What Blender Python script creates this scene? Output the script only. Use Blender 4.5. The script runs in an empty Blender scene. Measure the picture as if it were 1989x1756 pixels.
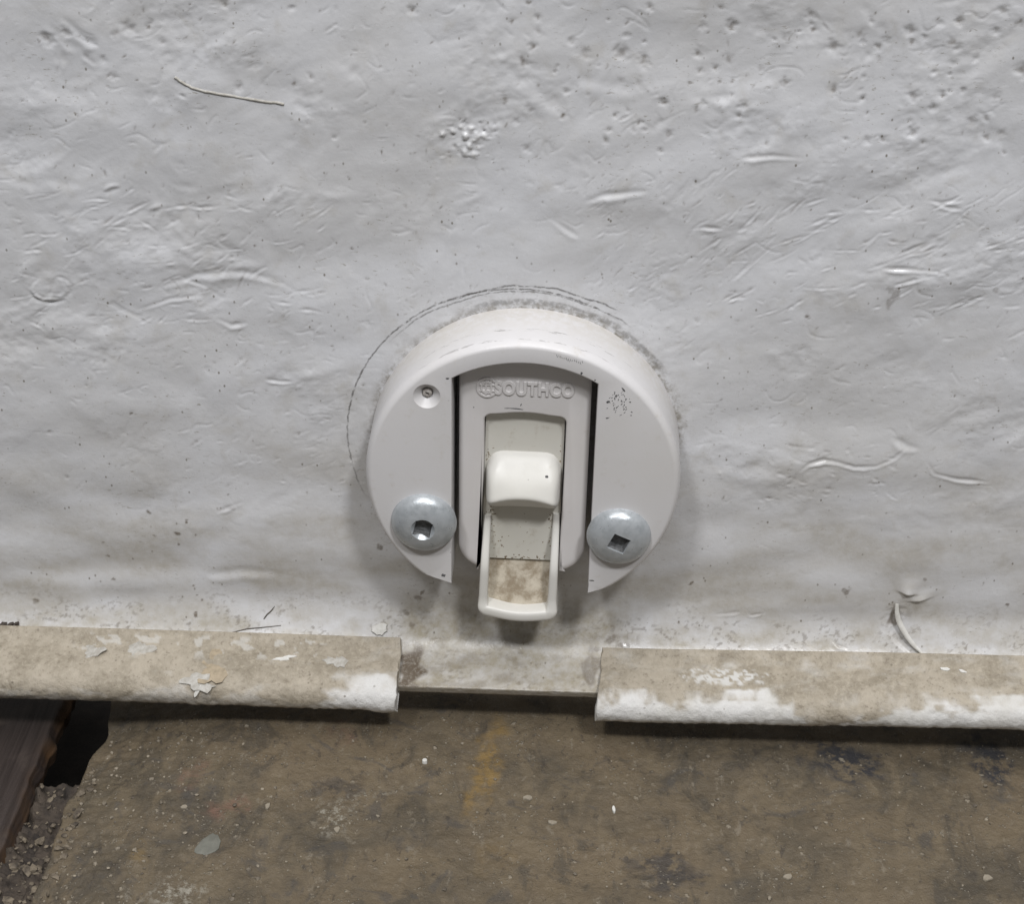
import bpy, bmesh, math, random
import numpy as np
from mathutils import Vector, Matrix

MM = 0.001
rnd = random.Random(7)
scn = bpy.context.scene
col = scn.collection

# ------------------------------------------------------------------ camera
CAM = np.array([8.61, -300.56, 183.8])                 # millimetres, latch axis on the panel is the origin
PITCH, YAW, ROLL = [math.radians(a) for a in (31.66, -2.13, 1.24)]
FPX, PW, PH = 3500.0, 1989.0, 1756.0
_f = np.array([math.sin(YAW) * math.cos(PITCH), math.cos(YAW) * math.cos(PITCH), -math.sin(PITCH)])
_r = np.array([math.cos(YAW), -math.sin(YAW), 0.0])
_u = np.cross(_r, _f)
R_ = math.cos(ROLL) * _r + math.sin(ROLL) * _u
U_ = math.cos(ROLL) * _u - math.sin(ROLL) * _r
cd = bpy.data.cameras.new('camera')
cam = bpy.data.objects.new('camera', cd)
col.objects.link(cam)
cd.sensor_width = 36.0
cd.lens = FPX / PW * 36.0
cd.clip_start = 0.01
cd.clip_end = 20.0
m4 = Matrix.Identity(4)
for i in range(3):
    m4[i][0], m4[i][1], m4[i][2], m4[i][3] = R_[i], U_[i], -_f[i], CAM[i] * MM
cam.matrix_world = m4
scn.camera = cam

# ------------------------------------------------------------------ light
world = bpy.data.worlds.new('World')
scn.world = world
world.use_nodes = True
bg = world.node_tree.nodes['Background']
bg.inputs['Color'].default_value = (1.0, 0.985, 0.96, 1)
bg.inputs['Strength'].default_value = 0.145

def lamp(name, direction, dist, size, power, color):
    l = bpy.data.lights.new(name, 'AREA')
    l.shape = 'SQUARE'
    l.size = size
    l.energy = power
    l.color = color
    o = bpy.data.objects.new(name, l)
    col.objects.link(o)
    d = Vector(direction).normalized()
    o.location = d * dist
    o.rotation_euler = d.to_track_quat('Z', 'Y').to_euler()
    return o

lamp('ceiling_or_fill_lamp', (0.44, -1.0, 1.42), 1.6, 0.14, 10.2, (0.98, 0.984, 1.0))
lamp('ceiling_or_fill_lamp', (-0.42, -1.0, 1.46), 1.6, 0.15, 7.0, (0.98, 0.984, 1.0))
lamp('ceiling_or_fill_lamp', (0.05, -0.35, 1.6), 1.8, 1.2, 19.0, (1.0, 0.98, 0.975))  # added soft overhead fill without a known source, brightens upward faces

scn.cycles.max_bounces = 4
scn.cycles.diffuse_bounces = 3
scn.cycles.glossy_bounces = 2
scn.view_settings.view_transform = 'Standard'
scn.view_settings.look = 'None'
scn.view_settings.gamma = 1
scn.view_settings.exposure = 0
scn.view_settings.use_curve_mapping = False

# ------------------------------------------------------------------ helpers
def ray(px, py):
    return _f + R_ * (px - PW / 2) / FPX - U_ * (py - PH / 2) / FPX
def on_y(px, py, y=0.0):
    v = ray(px, py); return CAM + v * ((y - CAM[1]) / v[1])
def on_z(px, py, z):
    v = ray(px, py); return CAM + v * ((z - CAM[2]) / v[2])

_g = np.random.RandomState(11)
_ang = _g.rand(256, 256) * 2 * np.pi
_GX, _GY = np.cos(_ang), np.sin(_ang)
def pn(x, y, seed=0):
    x = np.asarray(x, float) + seed * 17.31; y = np.asarray(y, float) + seed * 9.77
    xi = np.floor(x).astype(int); yi = np.floor(y).astype(int)
    fx = x - xi; fy = y - yi
    u = fx * fx * fx * (fx * (fx * 6 - 15) + 10); v = fy * fy * fy * (fy * (fy * 6 - 15) + 10)
    def g(a, b, dx, dy):
        a = a & 255; b = b & 255
        return _GX[a, b] * dx + _GY[a, b] * dy
    n0 = g(xi, yi, fx, fy) * (1 - u) + g(xi + 1, yi, fx - 1, fy) * u
    n1 = g(xi, yi + 1, fx, fy - 1) * (1 - u) + g(xi + 1, yi + 1, fx - 1, fy - 1) * u
    return (n0 * (1 - v) + n1 * v) * 1.5
def fbm(x, y, octs=4, seed=0, gain=0.5):
    s = 0; a = 1.0
    for k in range(octs):
        s = s + a * pn(x * 2 ** k, y * 2 ** k, seed + k * 3); a *= gain
    return s
def sstep(a, b, x):
    t = np.clip((x - a) / (b - a), 0, 1); return t * t * (3 - 2 * t)

def link(name, me, mat=None, parent=None, loc=(0, 0, 0)):
    o = bpy.data.objects.new(name, me)
    col.objects.link(o)
    if mat is not None:
        me.materials.append(mat)
    o.location = [c * MM for c in loc]
    o.parent = parent
    return o
def tag(o, label=None, cat=None, group=None, kind=None):
    if label: o['label'] = label
    if cat: o['category'] = cat
    if group: o['group'] = group
    if kind: o['kind'] = kind
    return o
def empty(name, loc=(0, 0, 0)):
    o = bpy.data.objects.new(name, None)
    o.empty_display_size = 0.01
    col.objects.link(o)
    o.location = [c * MM for c in loc]
    return o
def smooth(me, ang=30):
    me.polygons.foreach_set('use_smooth', [True] * len(me.polygons))
    me.set_sharp_from_angle(angle=math.radians(ang))
def mesh(name, verts, faces, ang=30):
    me = bpy.data.meshes.new(name)
    me.from_pydata([tuple(np.asarray(v, float) * MM) for v in verts], [], faces)
    me.update()
    bm = bmesh.new(); bm.from_mesh(me)
    bmesh.ops.recalc_face_normals(bm, faces=bm.faces)
    bm.to_mesh(me); bm.free()
    smooth(me, ang)
    return me
def grid_mesh(name, P, attrs=None, closed=False, flip=False):
    """P: (rows, cols, 3) in mm -> quad sheet with float attributes."""
    nr, nc = P.shape[:2]
    idx = np.arange(nr * nc).reshape(nr, nc)
    rr = idx if not closed else np.vstack([idx, idx[:1]])
    q = np.stack([rr[:-1, :-1], rr[1:, :-1], rr[1:, 1:], rr[:-1, 1:]], -1).reshape(-1, 4)
    if flip: q = q[:, ::-1]
    me = bpy.data.meshes.new(name)
    me.vertices.add(nr * nc)
    me.vertices.foreach_set('co', (P.reshape(-1, 3) * MM).astype(np.float32).ravel())
    me.loops.add(q.size)
    me.loops.foreach_set('vertex_index', q.astype(np.int32).ravel())
    me.polygons.add(len(q))
    me.polygons.foreach_set('loop_start', np.arange(0, q.size, 4, dtype=np.int32))
    me.polygons.foreach_set('use_smooth', np.ones(len(q), bool))
    me.update(calc_edges=True)
    for k, a in (attrs or {}).items():
        at = me.attributes.new(k, 'FLOAT', 'POINT')
        at.data.foreach_set('value', np.broadcast_to(a, (nr, nc)).astype(np.float32).ravel())
    me.validate()
    return me
def boolean(o, cutters):
    for c in cutters:
        md = o.modifiers.new('cut', 'BOOLEAN'); md.operation = 'DIFFERENCE'; md.object = c; md.solver = 'EXACT'
    dg = bpy.context.evaluated_depsgraph_get()
    me = bpy.data.meshes.new_from_object(o.evaluated_get(dg))
    o.modifiers.clear()
    old = o.data; o.data = me
    bpy.data.meshes.remove(old)
    for c in cutters:
        bpy.data.objects.remove(c)
    smooth(me, 28)

# ------------------------------------------------------------------ materials
class Mat:
    def __init__(s, name):
        s.m = bpy.data.materials.new(name); s.m.use_nodes = True
        s.t = s.m.node_tree; s.b = s.t.nodes['Principled BSDF']
        tc = s.t.nodes.new('ShaderNodeTexCoord')
        sc = s.t.nodes.new('ShaderNodeVectorMath'); sc.operation = 'SCALE'; sc.inputs['Scale'].default_value = 1000.0
        s.t.links.new(tc.outputs['Object'], sc.inputs[0])
        s.co = sc.outputs[0]
    def L(s, a, b):
        if hasattr(a, 'is_output'): s.t.links.new(a, b)
        else: b.default_value = a
    def node(s, ty): return s.t.nodes.new(ty)
    def mapped(s, scale=(1, 1, 1), rot=(0, 0, 0), loc=(0, 0, 0)):
        n = s.node('ShaderNodeMapping')
        n.inputs['Scale'].default_value = scale; n.inputs['Rotation'].default_value = rot; n.inputs['Location'].default_value = loc
        s.L(s.co, n.inputs['Vector']); return n.outputs[0]
    def noise(s, scale, detail=4, rough=0.55, dist=0.0, vec=None):
        n = s.node('ShaderNodeTexNoise')
        n.inputs['Scale'].default_value = scale; n.inputs['Detail'].default_value = detail
        n.inputs['Roughness'].default_value = rough; n.inputs['Distortion'].default_value = dist
        s.L(vec if vec is not None else s.co, n.inputs['Vector']); return n.outputs['Fac']
    def voro(s, scale, vec=None, rand=1.0):
        n = s.node('ShaderNodeTexVoronoi'); n.inputs['Scale'].default_value = scale; n.inputs['Randomness'].default_value = rand
        s.L(vec if vec is not None else s.co, n.inputs['Vector']); return n.outputs
    def ramp(s, fac, a, b, lo=0.0, hi=1.0):
        n = s.node('ShaderNodeMapRange'); n.interpolation_type = 'SMOOTHSTEP'
        s.L(fac, n.inputs['Value'])
        n.inputs['From Min'].default_value = a; n.inputs['From Max'].default_value = b
        n.inputs['To Min'].default_value = lo; n.inputs['To Max'].default_value = hi
        return n.outputs[0]
    def math(s, op, a, b=0.0, c=0.0):
        n = s.node('ShaderNodeMath'); n.operation = op
        s.L(a, n.inputs[0]); s.L(b, n.inputs[1]); s.L(c, n.inputs[2]); return n.outputs[0]
    def mix(s, fac, a, b):
        n = s.node('ShaderNodeMix'); n.data_type = 'RGBA'
        s.L(fac, n.inputs[0])
        s.L(a if hasattr(a, 'is_output') else (*a, 1), n.inputs[6]); s.L(b if hasattr(b, 'is_output') else (*b, 1), n.inputs[7])
        return n.outputs[2]
    def attr(s, name):
        n = s.node('ShaderNodeAttribute'); n.attribute_name = name; return n.outputs['Fac']
    def xyz(s, vec=None):
        n = s.node('ShaderNodeSeparateXYZ'); s.L(vec if vec is not None else s.co, n.inputs[0]); return n.outputs
    def bump(s, h, dist, strength=1.0, prev=None):
        n = s.node('ShaderNodeBump'); n.inputs['Distance'].default_value = dist * MM; n.inputs['Strength'].default_value = strength
        s.L(h, n.inputs['Height'])
        if prev is not None: s.L(prev, n.inputs['Normal'])
        return n.outputs[0]
    def out(s, color, rough, normal=None, metal=0.0, spec=0.5):
        s.L(color if hasattr(color, 'is_output') else (*color, 1), s.b.inputs['Base Color'])
        s.L(rough, s.b.inputs['Roughness']); s.L(metal, s.b.inputs['Metallic'])
        s.L(spec, s.b.inputs['Specular IOR Level'])
        if normal is not None: s.L(normal, s.b.inputs['Normal'])
        return s.m

def panel_material():
    s = Mat('worn_white_panel')
    big = s.noise(0.028, 4, 0.6, 0.6)
    c = s.mix(s.ramp(big, 0.35, 0.7), (0.655, 0.662, 0.685), (0.615, 0.615, 0.622))
    mid = s.noise(0.16, 5, 0.62, 0.4)
    c = s.mix(s.ramp(mid, 0.52, 0.74, 0, 0.38), c, (0.47, 0.45, 0.41))
    c = s.mix(s.math('MULTIPLY', s.attr('dust'), s.ramp(s.noise(0.45, 4, 0.7), 0.3, 0.7, 0.6, 1.0)), c, (0.355, 0.32, 0.25))
    # fine grime streaks
    sv = s.mapped((0.9, 0.9, 2.4), (0, math.radians(48), 0))
    fine = s.noise(0.75, 4, 0.7, 0.5, sv)
    zone = s.ramp(s.noise(0.035, 2, 0.5), 0.38, 0.6)
    c = s.mix(s.math('MULTIPLY', s.ramp(fine, 0.60, 0.70), s.math('MULTIPLY', zone, 0.7)), c, (0.30, 0.28, 0.24))
    # tiny dark specks
    v = s.voro(0.42, s.mapped((1.3, 1, 0.9), (0, 0.7, 0)))
    sp = s.math('MULTIPLY', s.ramp(v['Distance'], 0.06, 0.15, 1, 0), s.ramp(s.noise(0.09, 3, 0.65), 0.47, 0.62))
    c = s.mix(s.math('MULTIPLY', sp, 0.8), c, (0.15, 0.13, 0.10))
    # pencilled circle round the latch
    x, y, z = s.xyz()[0:3]
    nx = s.noise(0.06, 2, 0.6); nj = s.noise(0.9, 2, 0.6); nk = s.ramp(s.noise(0.75, 3, 0.7), 0.3, 0.58)
    def arc(cx, cz, rad, wid, a0, a1, wob, dark, c):
        dx = s.math('SUBTRACT', x, cx); dz = s.math('SUBTRACT', z, cz)
        rr = s.math('SQRT', s.math('ADD', s.math('MULTIPLY', dx, dx), s.math('MULTIPLY', dz, dz)))
        rr = s.math('ADD', rr, s.math('MULTIPLY', s.math('SUBTRACT', nx, 0.5), wob))
        rr = s.math('ADD', rr, s.math('MULTIPLY', s.math('SUBTRACT', nj, 0.5), 0.5))
        d = s.math('ABSOLUTE', s.math('SUBTRACT', rr, rad))
        th = s.math('ARCTAN2', dz, dx)
        m = s.math('MULTIPLY', s.ramp(th, a0 - 0.06, a0 + 0.06), s.ramp(th, a1 - 0.12, a1 + 0.12, 1, 0))
        line = s.math('MULTIPLY', s.ramp(d, wid * 0.35, wid, 1, 0), m)
        line = s.math('MULTIPLY', line, nk)
        return s.mix(s.math('MULTIPLY', line, dark), c, (0.085, 0.08, 0.075))
    c = arc(-2.0, 1.0, 32.9, 0.24, 1.0, 3.14, 0.8, 0.75, c)
    c = arc(-2.0, 1.0, 32.9, 0.24, -3.2, -2.75, 0.8, 0.6, c)
    c = arc(-1.2, 0.2, 33.2, 0.24, 0.95, 2.35, 2.6, 0.6, c)
    c = arc(-0.6, 1.0, 33.6, 0.26, 1.05, 2.0, 4.2, 0.7, c)
    c = arc(-0.4, -0.3, 31.6, 0.9, 0.6, 1.9, 2.2, 0.5, c)
    # grime and scratches stored on the mesh
    c = s.mix(s.math('MULTIPLY', s.attr('dirt'), s.ramp(s.noise(1.4, 3, 0.7), 0.25, 0.55, 0.5, 1.0)), c, (0.125, 0.098, 0.070))
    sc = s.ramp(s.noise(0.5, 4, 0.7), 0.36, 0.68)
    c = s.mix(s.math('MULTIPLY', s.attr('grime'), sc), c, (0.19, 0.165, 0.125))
    c = s.mix(s.attr('bare'), c, (0.70, 0.70, 0.70))
    n1 = s.bump(s.noise(0.7, 4, 0.6, 0.3), 0.10, 0.6)
    n2 = n1
    return s.out(c, s.ramp(s.noise(0.3, 4), 0.3, 0.7, 0.22, 0.38), n2, spec=0.5)

def plastic(name, base, dirt_col, amount, rough=0.42, speck=0.5, th=(0.58, 0.74), attr=None):
    s = Mat(name)
    c = s.mix(s.ramp(s.noise(0.05, 3), 0.35, 0.7, 0, 0.5), base, tuple(b * k for b, k in zip(base, (0.93, 0.92, 0.88))))
    d = s.ramp(s.noise(0.3, 5, 0.72, 0.15), th[0], th[1], 0, amount)
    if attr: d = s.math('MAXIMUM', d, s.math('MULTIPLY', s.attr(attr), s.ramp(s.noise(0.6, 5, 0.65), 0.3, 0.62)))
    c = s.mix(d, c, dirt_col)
    v = s.voro(0.55)
    sp = s.math('MULTIPLY', s.ramp(v['Distance'], 0.06, 0.12, 1, 0), s.ramp(s.noise(0.12, 3, 0.6), 0.56, 0.68))
    c = s.mix(s.math('MULTIPLY', sp, speck), c, (0.11, 0.09, 0.07))
    if attr:
        yy = s.xyz()[1]; zz = s.xyz()[2]
        sv = s.mapped((0.35, 1.6, 0.35))
        band = s.math('ADD', s.ramp(s.math('ABSOLUTE', s.math('ADD', yy, 8.3)), 0.1, 0.7, 1, 0), s.ramp(s.math('ABSOLUTE', s.math('ADD', yy, 11.9)), 0.1, 0.5, 0.6, 0))
        band = s.math('MULTIPLY', s.math('MULTIPLY', band, s.ramp(zz, 20, 27)), s.ramp(s.noise(0.9, 4, 0.7, 0.3, sv), 0.52, 0.62))
        c = s.mix(s.math('MULTIPLY', band, 0.75), c, (0.16, 0.15, 0.14))
    n = s.bump(s.noise(1.6, 4, 0.6), 0.03, 0.5)
    n = s.bump(s.noise(0.15, 2), 0.05, 0.4, n)
    return s.out(c, s.ramp(s.noise(0.5, 4), 0.3, 0.7, rough - 0.06, rough + 0.1), n, spec=0.5)

def zinc_material():
    s = Mat('zinc_plate')
    c = s.mix(s.ramp(s.noise(0.5, 5, 0.65), 0.35, 0.7), (0.50, 0.53, 0.555), (0.40, 0.43, 0.45))
    c = s.mix(s.ramp(s.noise(1.2, 5, 0.7), 0.6, 0.75, 0, 0.5), c, (0.55, 0.57, 0.58))
    n = s.bump(s.noise(1.1, 3, 0.6), 0.09, 0.6)
    return s.out(c, s.ramp(s.noise(0.8, 4), 0.3, 0.7, 0.27, 0.42), n, metal=0.4)

def trim_material():
    s = Mat('dirty_rubber_trim')
    base = s.mix(s.ramp(s.noise(0.08, 4), 0.35, 0.7), (0.66, 0.655, 0.64), (0.56, 0.545, 0.505))
    br = s.mix(s.ramp(s.noise(0.14, 5, 0.65, 0.4), 0.35, 0.68), (0.40, 0.355, 0.285), (0.27, 0.235, 0.18))
    fn = s.noise(0.9, 5, 0.75)
    br = s.mix(s.ramp(fn, 0.5, 0.66, 0, 0.6), br, (0.45, 0.40, 0.32))
    br = s.mix(s.ramp(fn, 0.34, 0.46, 0.6, 0), br, (0.185, 0.155, 0.115))
    dm = s.math('ADD', s.attr('dirt'), s.math('MULTIPLY', s.math('SUBTRACT', s.noise(0.55, 5, 0.72), 0.5), 0.6))
    c = s.mix(s.ramp(dm, -0.05, 0.95), base, br)
    v = s.voro(0.5)
    sp = s.math('MULTIPLY', s.ramp(v['Distance'], 0.09, 0.16, 1, 0), s.ramp(s.noise(0.1, 3, 0.6), 0.5, 0.66))
    c = s.mix(s.math('MULTIPLY', sp, 0.6), c, (0.12, 0.10, 0.075))
    c = s.mix(s.attr('bare'), c, (0.56, 0.55, 0.52))
    n = s.bump(s.noise(0.9, 5, 0.7), 0.35, 0.85)
    return s.out(c, s.ramp(s.noise(0.4, 3), 0.3, 0.7, 0.5, 0.72), n, spec=0.35)

def floor_material():
    s = Mat('grimy_floor')
    c = s.mix(s.ramp(s.noise(0.035, 4, 0.62, 0.6), 0.34, 0.66), (0.146, 0.113, 0.072), (0.094, 0.077, 0.053))
    dv = s.mapped((1.0, 0.55, 1.0), (0, 0, math.radians(-35)))
    m1 = s.noise(0.13, 5, 0.7, 0.7, dv)
    c = s.mix(s.ramp(m1, 0.48, 0.63, 0, 0.6), c, (0.165, 0.130, 0.083))
    c = s.mix(s.ramp(m1, 0.36, 0.47, 0.65, 0), c, (0.064, 0.055, 0.042))
    m2 = s.noise(0.10, 4, 0.68, 0.9, s.mapped(loc=(40, 13, 5)))
    c = s.mix(s.ramp(m2, 0.56, 0.68, 0, 0.6), c, (0.066, 0.061, 0.056))
    g = s.noise(0.42, 5, 0.76, 0.4, dv)
    c = s.mix(s.ramp(g, 0.58, 0.68, 0, 0.65), c, (0.215, 0.185, 0.14))
    c = s.mix(s.ramp(g, 0.33, 0.42, 0.7, 0), c, (0.052, 0.043, 0.034))
    c = s.mix(s.math('MULTIPLY', s.attr('yellow'), s.ramp(s.noise(0.3, 5, 0.7), 0.35, 0.6, 0.1, 0.8)), c, (0.24, 0.155, 0.052))
    c = s.mix(s.math('MULTIPLY', s.attr('red'), s.ramp(s.noise(0.25, 5, 0.7), 0.38, 0.62, 0, 0.7)), c, (0.19, 0.105, 0.075))
    c = s.mix(s.math('MULTIPLY', s.attr('black'), s.ramp(s.noise(0.35, 5, 0.7), 0.40, 0.54)), c, (0.034, 0.033, 0.036))
    c = s.mix(s.math('MULTIPLY', s.attr('pale'), s.ramp(s.noise(0.7, 4, 0.78), 0.48, 0.62)), c, (0.27, 0.25, 0.205))
    wv = s.node('ShaderNodeVectorMath'); wv.operation = 'ADD'
    nz = s.node('ShaderNodeTexNoise'); nz.inputs['Scale'].default_value = 0.8; nz.inputs['Detail'].default_value = 3
    s.L(s.co, nz.inputs['Vector']); s.L(s.co, wv.inputs[0])
    sc2 = s.node('ShaderNodeVectorMath'); sc2.operation = 'SCALE'; sc2.inputs['Scale'].default_value = 1.6
    s.L(nz.outputs['Color'], sc2.inputs[0]); s.L(sc2.outputs[0], wv.inputs[1])
    v = s.voro(0.36, wv.outputs[0])
    sp = s.math('MULTIPLY', s.ramp(v['Distance'], 0.12, 0.24, 1, 0), s.ramp(s.noise(0.16, 4, 0.6), 0.53, 0.64))
    c = s.mix(s.math('MULTIPLY', sp, 0.8), c, (0.30, 0.26, 0.20))
    v2 = s.voro(0.95, wv.outputs[0])
    sp2 = s.math('MULTIPLY', s.ramp(v2['Distance'], 0.12, 0.24, 1, 0), s.ramp(s.noise(0.12, 4, 0.6, 0, s.mapped(loc=(9, 70, 3))), 0.47, 0.6))
    c = s.mix(s.math('MULTIPLY', sp2, 0.8), c, (0.30, 0.27, 0.22))
    n = s.bump(s.noise(0.6, 5, 0.75, 0.2), 0.6, 0.9)
    n = s.bump(s.noise(2.2, 4, 0.65), 0.12, 0.7, n)
    n = s.bump(s.math('ADD', sp, sp2), 0.35, 0.8, n)
    return s.out(c, s.ramp(m2, 0.35, 0.65, 0.40, 0.66), n, spec=0.4)

def simple(name, a, b, scale, rough, bs=0.8, bd=0.15, spec=0.4):
    s = Mat(name)
    c = s.mix(s.ramp(s.noise(scale, 5, 0.65, 0.3), 0.35, 0.68), a, b)
    return s.out(c, rough, s.bump(s.noise(bs, 5, 0.65), bd, 0.8), spec=spec)

def wood_material():
    s = Mat('dark_stained_board')
    v = s.mapped((1.0, 0.035, 1.0))
    g = s.noise(0.9, 5, 0.65, 0.3, v)
    c = s.mix(s.ramp(g, 0.3, 0.7), (0.022, 0.016, 0.014), (0.046, 0.035, 0.031))
    c = s.mix(s.ramp(s.noise(0.1, 4), 0.5, 0.7, 0, 0.5), c, (0.075, 0.058, 0.048))
    c = s.mix(s.attr('edge'), c, (0.085, 0.048, 0.024))
    n = s.bump(g, 0.25, 0.7)
    n = s.bump(s.noise(1.5, 5, 0.65), 0.1, 0.7, n)
    return s.out(c, 0.48, n, spec=0.45)

M_panel = panel_material()
M_disc = plastic('grey_white_plastic', (0.655, 0.645, 0.65), (0.48, 0.44, 0.36), 0.45, 0.38, 0.4, (0.56, 0.78), 'dirt')
M_plate = plastic('grey_plastic_insert', (0.675, 0.655, 0.65), (0.40, 0.34, 0.27), 0.3, 0.46, 0.3, (0.62, 0.8))
M_ivory = plastic('ivory_plastic', (0.66, 0.645, 0.59), (0.40, 0.34, 0.25), 0.45, 0.38, 0.7, (0.54, 0.72))
M_white = plastic('white_plastic', (0.69, 0.68, 0.645), (0.50, 0.44, 0.35), 0.4, 0.36, 0.5, (0.60, 0.76))
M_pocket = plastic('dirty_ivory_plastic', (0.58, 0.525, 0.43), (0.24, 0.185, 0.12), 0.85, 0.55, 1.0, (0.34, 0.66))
M_zinc = zinc_material()
M_trim = trim_material()
M_floor = floor_material()
M_wood = wood_material()
M_dark = simple('void_shade_ground', (0.012, 0.010, 0.009), (0.022, 0.018, 0.015), 0.2, 0.9)  # ground kept near black: shade of the deep hole put into its colour
M_rubble = simple('crumbled_dirt', (0.070, 0.055, 0.042), (0.026, 0.021, 0.018), 0.25, 0.85, 0.9, 0.6)
M_grit = simple('pale_grit', (0.30, 0.26, 0.20), (0.075, 0.062, 0.048), 0.3, 0.75)
M_crumb = simple('dirt_crumbs', (0.20, 0.165, 0.12), (0.045, 0.036, 0.028), 0.35, 0.8)
M_socket_shade = simple('socket_shade_metal', (0.20, 0.205, 0.21), (0.08, 0.08, 0.08), 1.0, 0.4)
M_stone = simple('pale_stone', (0.29, 0.255, 0.20), (0.18, 0.155, 0.118), 0.6, 0.75)
M_chipw = simple('white_paint_chip', (0.66, 0.65, 0.62), (0.54, 0.53, 0.49), 0.6, 0.55)
M_chipg = simple('grey_paint_chip', (0.48, 0.465, 0.43), (0.35, 0.33, 0.29), 0.9, 0.6)
M_chipt = simple('tan_paint_chip', (0.40, 0.33, 0.235), (0.29, 0.24, 0.17), 0.8, 0.65)
M_flakegreen = simple('grey_green_flake', (0.17, 0.17, 0.145), (0.13, 0.13, 0.11), 0.4, 0.5)
M_clump = simple('dark_clump', (0.06, 0.048, 0.038), (0.025, 0.02, 0.017), 0.5, 0.8)
M_pin = simple('dull_metal_pin', (0.50, 0.47, 0.44), (0.32, 0.29, 0.27), 1.2, 0.45)

# ------------------------------------------------------------------ the panel with its turned-out lower flange
BR, BA, FLAT = 12.0, math.radians(70), 5.0
ARC = BR * BA
WEDGE = ARC + FLAT
def z0(x): return -38.0 + 0.018 * x
def prof(w):
    """y, z offset from z0, and outward normal at arc length w below the bend start."""
    w = np.asarray(w, float)
    a = np.clip(w / BR, 0, BA); ex = np.clip(w - ARC, 0, None); up = np.clip(-w, 0, None)
    y = -BR * (1 - np.cos(a)) - ex * math.sin(BA)
    z = up - BR * np.sin(a) - ex * math.cos(BA)
    return y, z, -np.cos(a), np.sin(a)
def proj_py(P):
    v = P - CAM; return PH / 2 - FPX * (v @ U_) / (v @ _f), PW / 2 + FPX * (v @ R_) / (v @ _f)
_ws = np.linspace(-170, WEDGE, 3800)
_py, _pz, _, _ = prof(_ws)
def pix(px, py):
    """photo pixel -> (x, w) on the panel sheet"""
    x = on_y(px, py)[0]
    for _ in range(4):
        P = np.stack([np.full_like(_ws, x), _py, z0(x) + _pz], -1)
        a, b = proj_py(P)
        k = int(np.abs(a - py).argmin())
        x += (px - b[k]) / 9.9
    return x, _ws[k]

RES = 0.25
xs = np.arange(-135, 135.01, RES)
ws = np.concatenate([np.arange(-168, WEDGE, RES), [WEDGE]])
X, Wd = np.meshgrid(xs, ws)
Zl = -Wd
flatm = 1 - sstep(-4, 8, Wd)
low = sstep(-60, -8, Wd)                     # lower half: broad soft horizontal waves
# broad waves
Hh = 0.62 * pn(X / 34, Wd / 22, 1) + 0.36 * pn(X / 17 + 0.4 * pn(X / 15, Wd / 15, 15), Wd / 11, 2)
Hh += low * 0.42 * pn(X / 34 + 0.02 * Wd, Wd / 12 + 0.3 * pn(X / 30, Wd / 30, 8), 3)
rough_top = 1 - 0.75 * low
patch = sstep(-0.05, 0.45, fbm(X / 26, Wd / 18, 3, 9))
Hh += rough_top * (0.13 + 0.22 * patch) * fbm(X / 8.0 + 0.6 * pn(X / 12, Wd / 12, 5), Wd / 7.4 + 0.25 * X / 7.4, 3, 4, 0.40)
Hh += rough_top * patch * 0.055 * fbm(X / 2.0, Wd / 1.5, 3, 6)
creases = np.abs(pn(X / 9 + 0.8 * pn(X / 8, Wd / 8, 21), Wd / 5.5 + 0.6 * pn(X / 7, Wd / 7, 22), 23))
Hh += -rough_top * 0.10 * np.exp(-(creases / 0.05) ** 2) * sstep(0.15, 0.55, fbm(X / 6, Wd / 5, 2, 24))
Hh *= 1 - 0.8 * np.exp(-((np.hypot(X, Wd + 38) - 0) / 36.0) ** 6) * 1.0
Hh *= 1 - 0.6 * sstep(0, 10, Wd)
Dirt = np.zeros_like(Hh); Grime = np.zeros_like(Hh); Bare = np.zeros_like(Hh)

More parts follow.
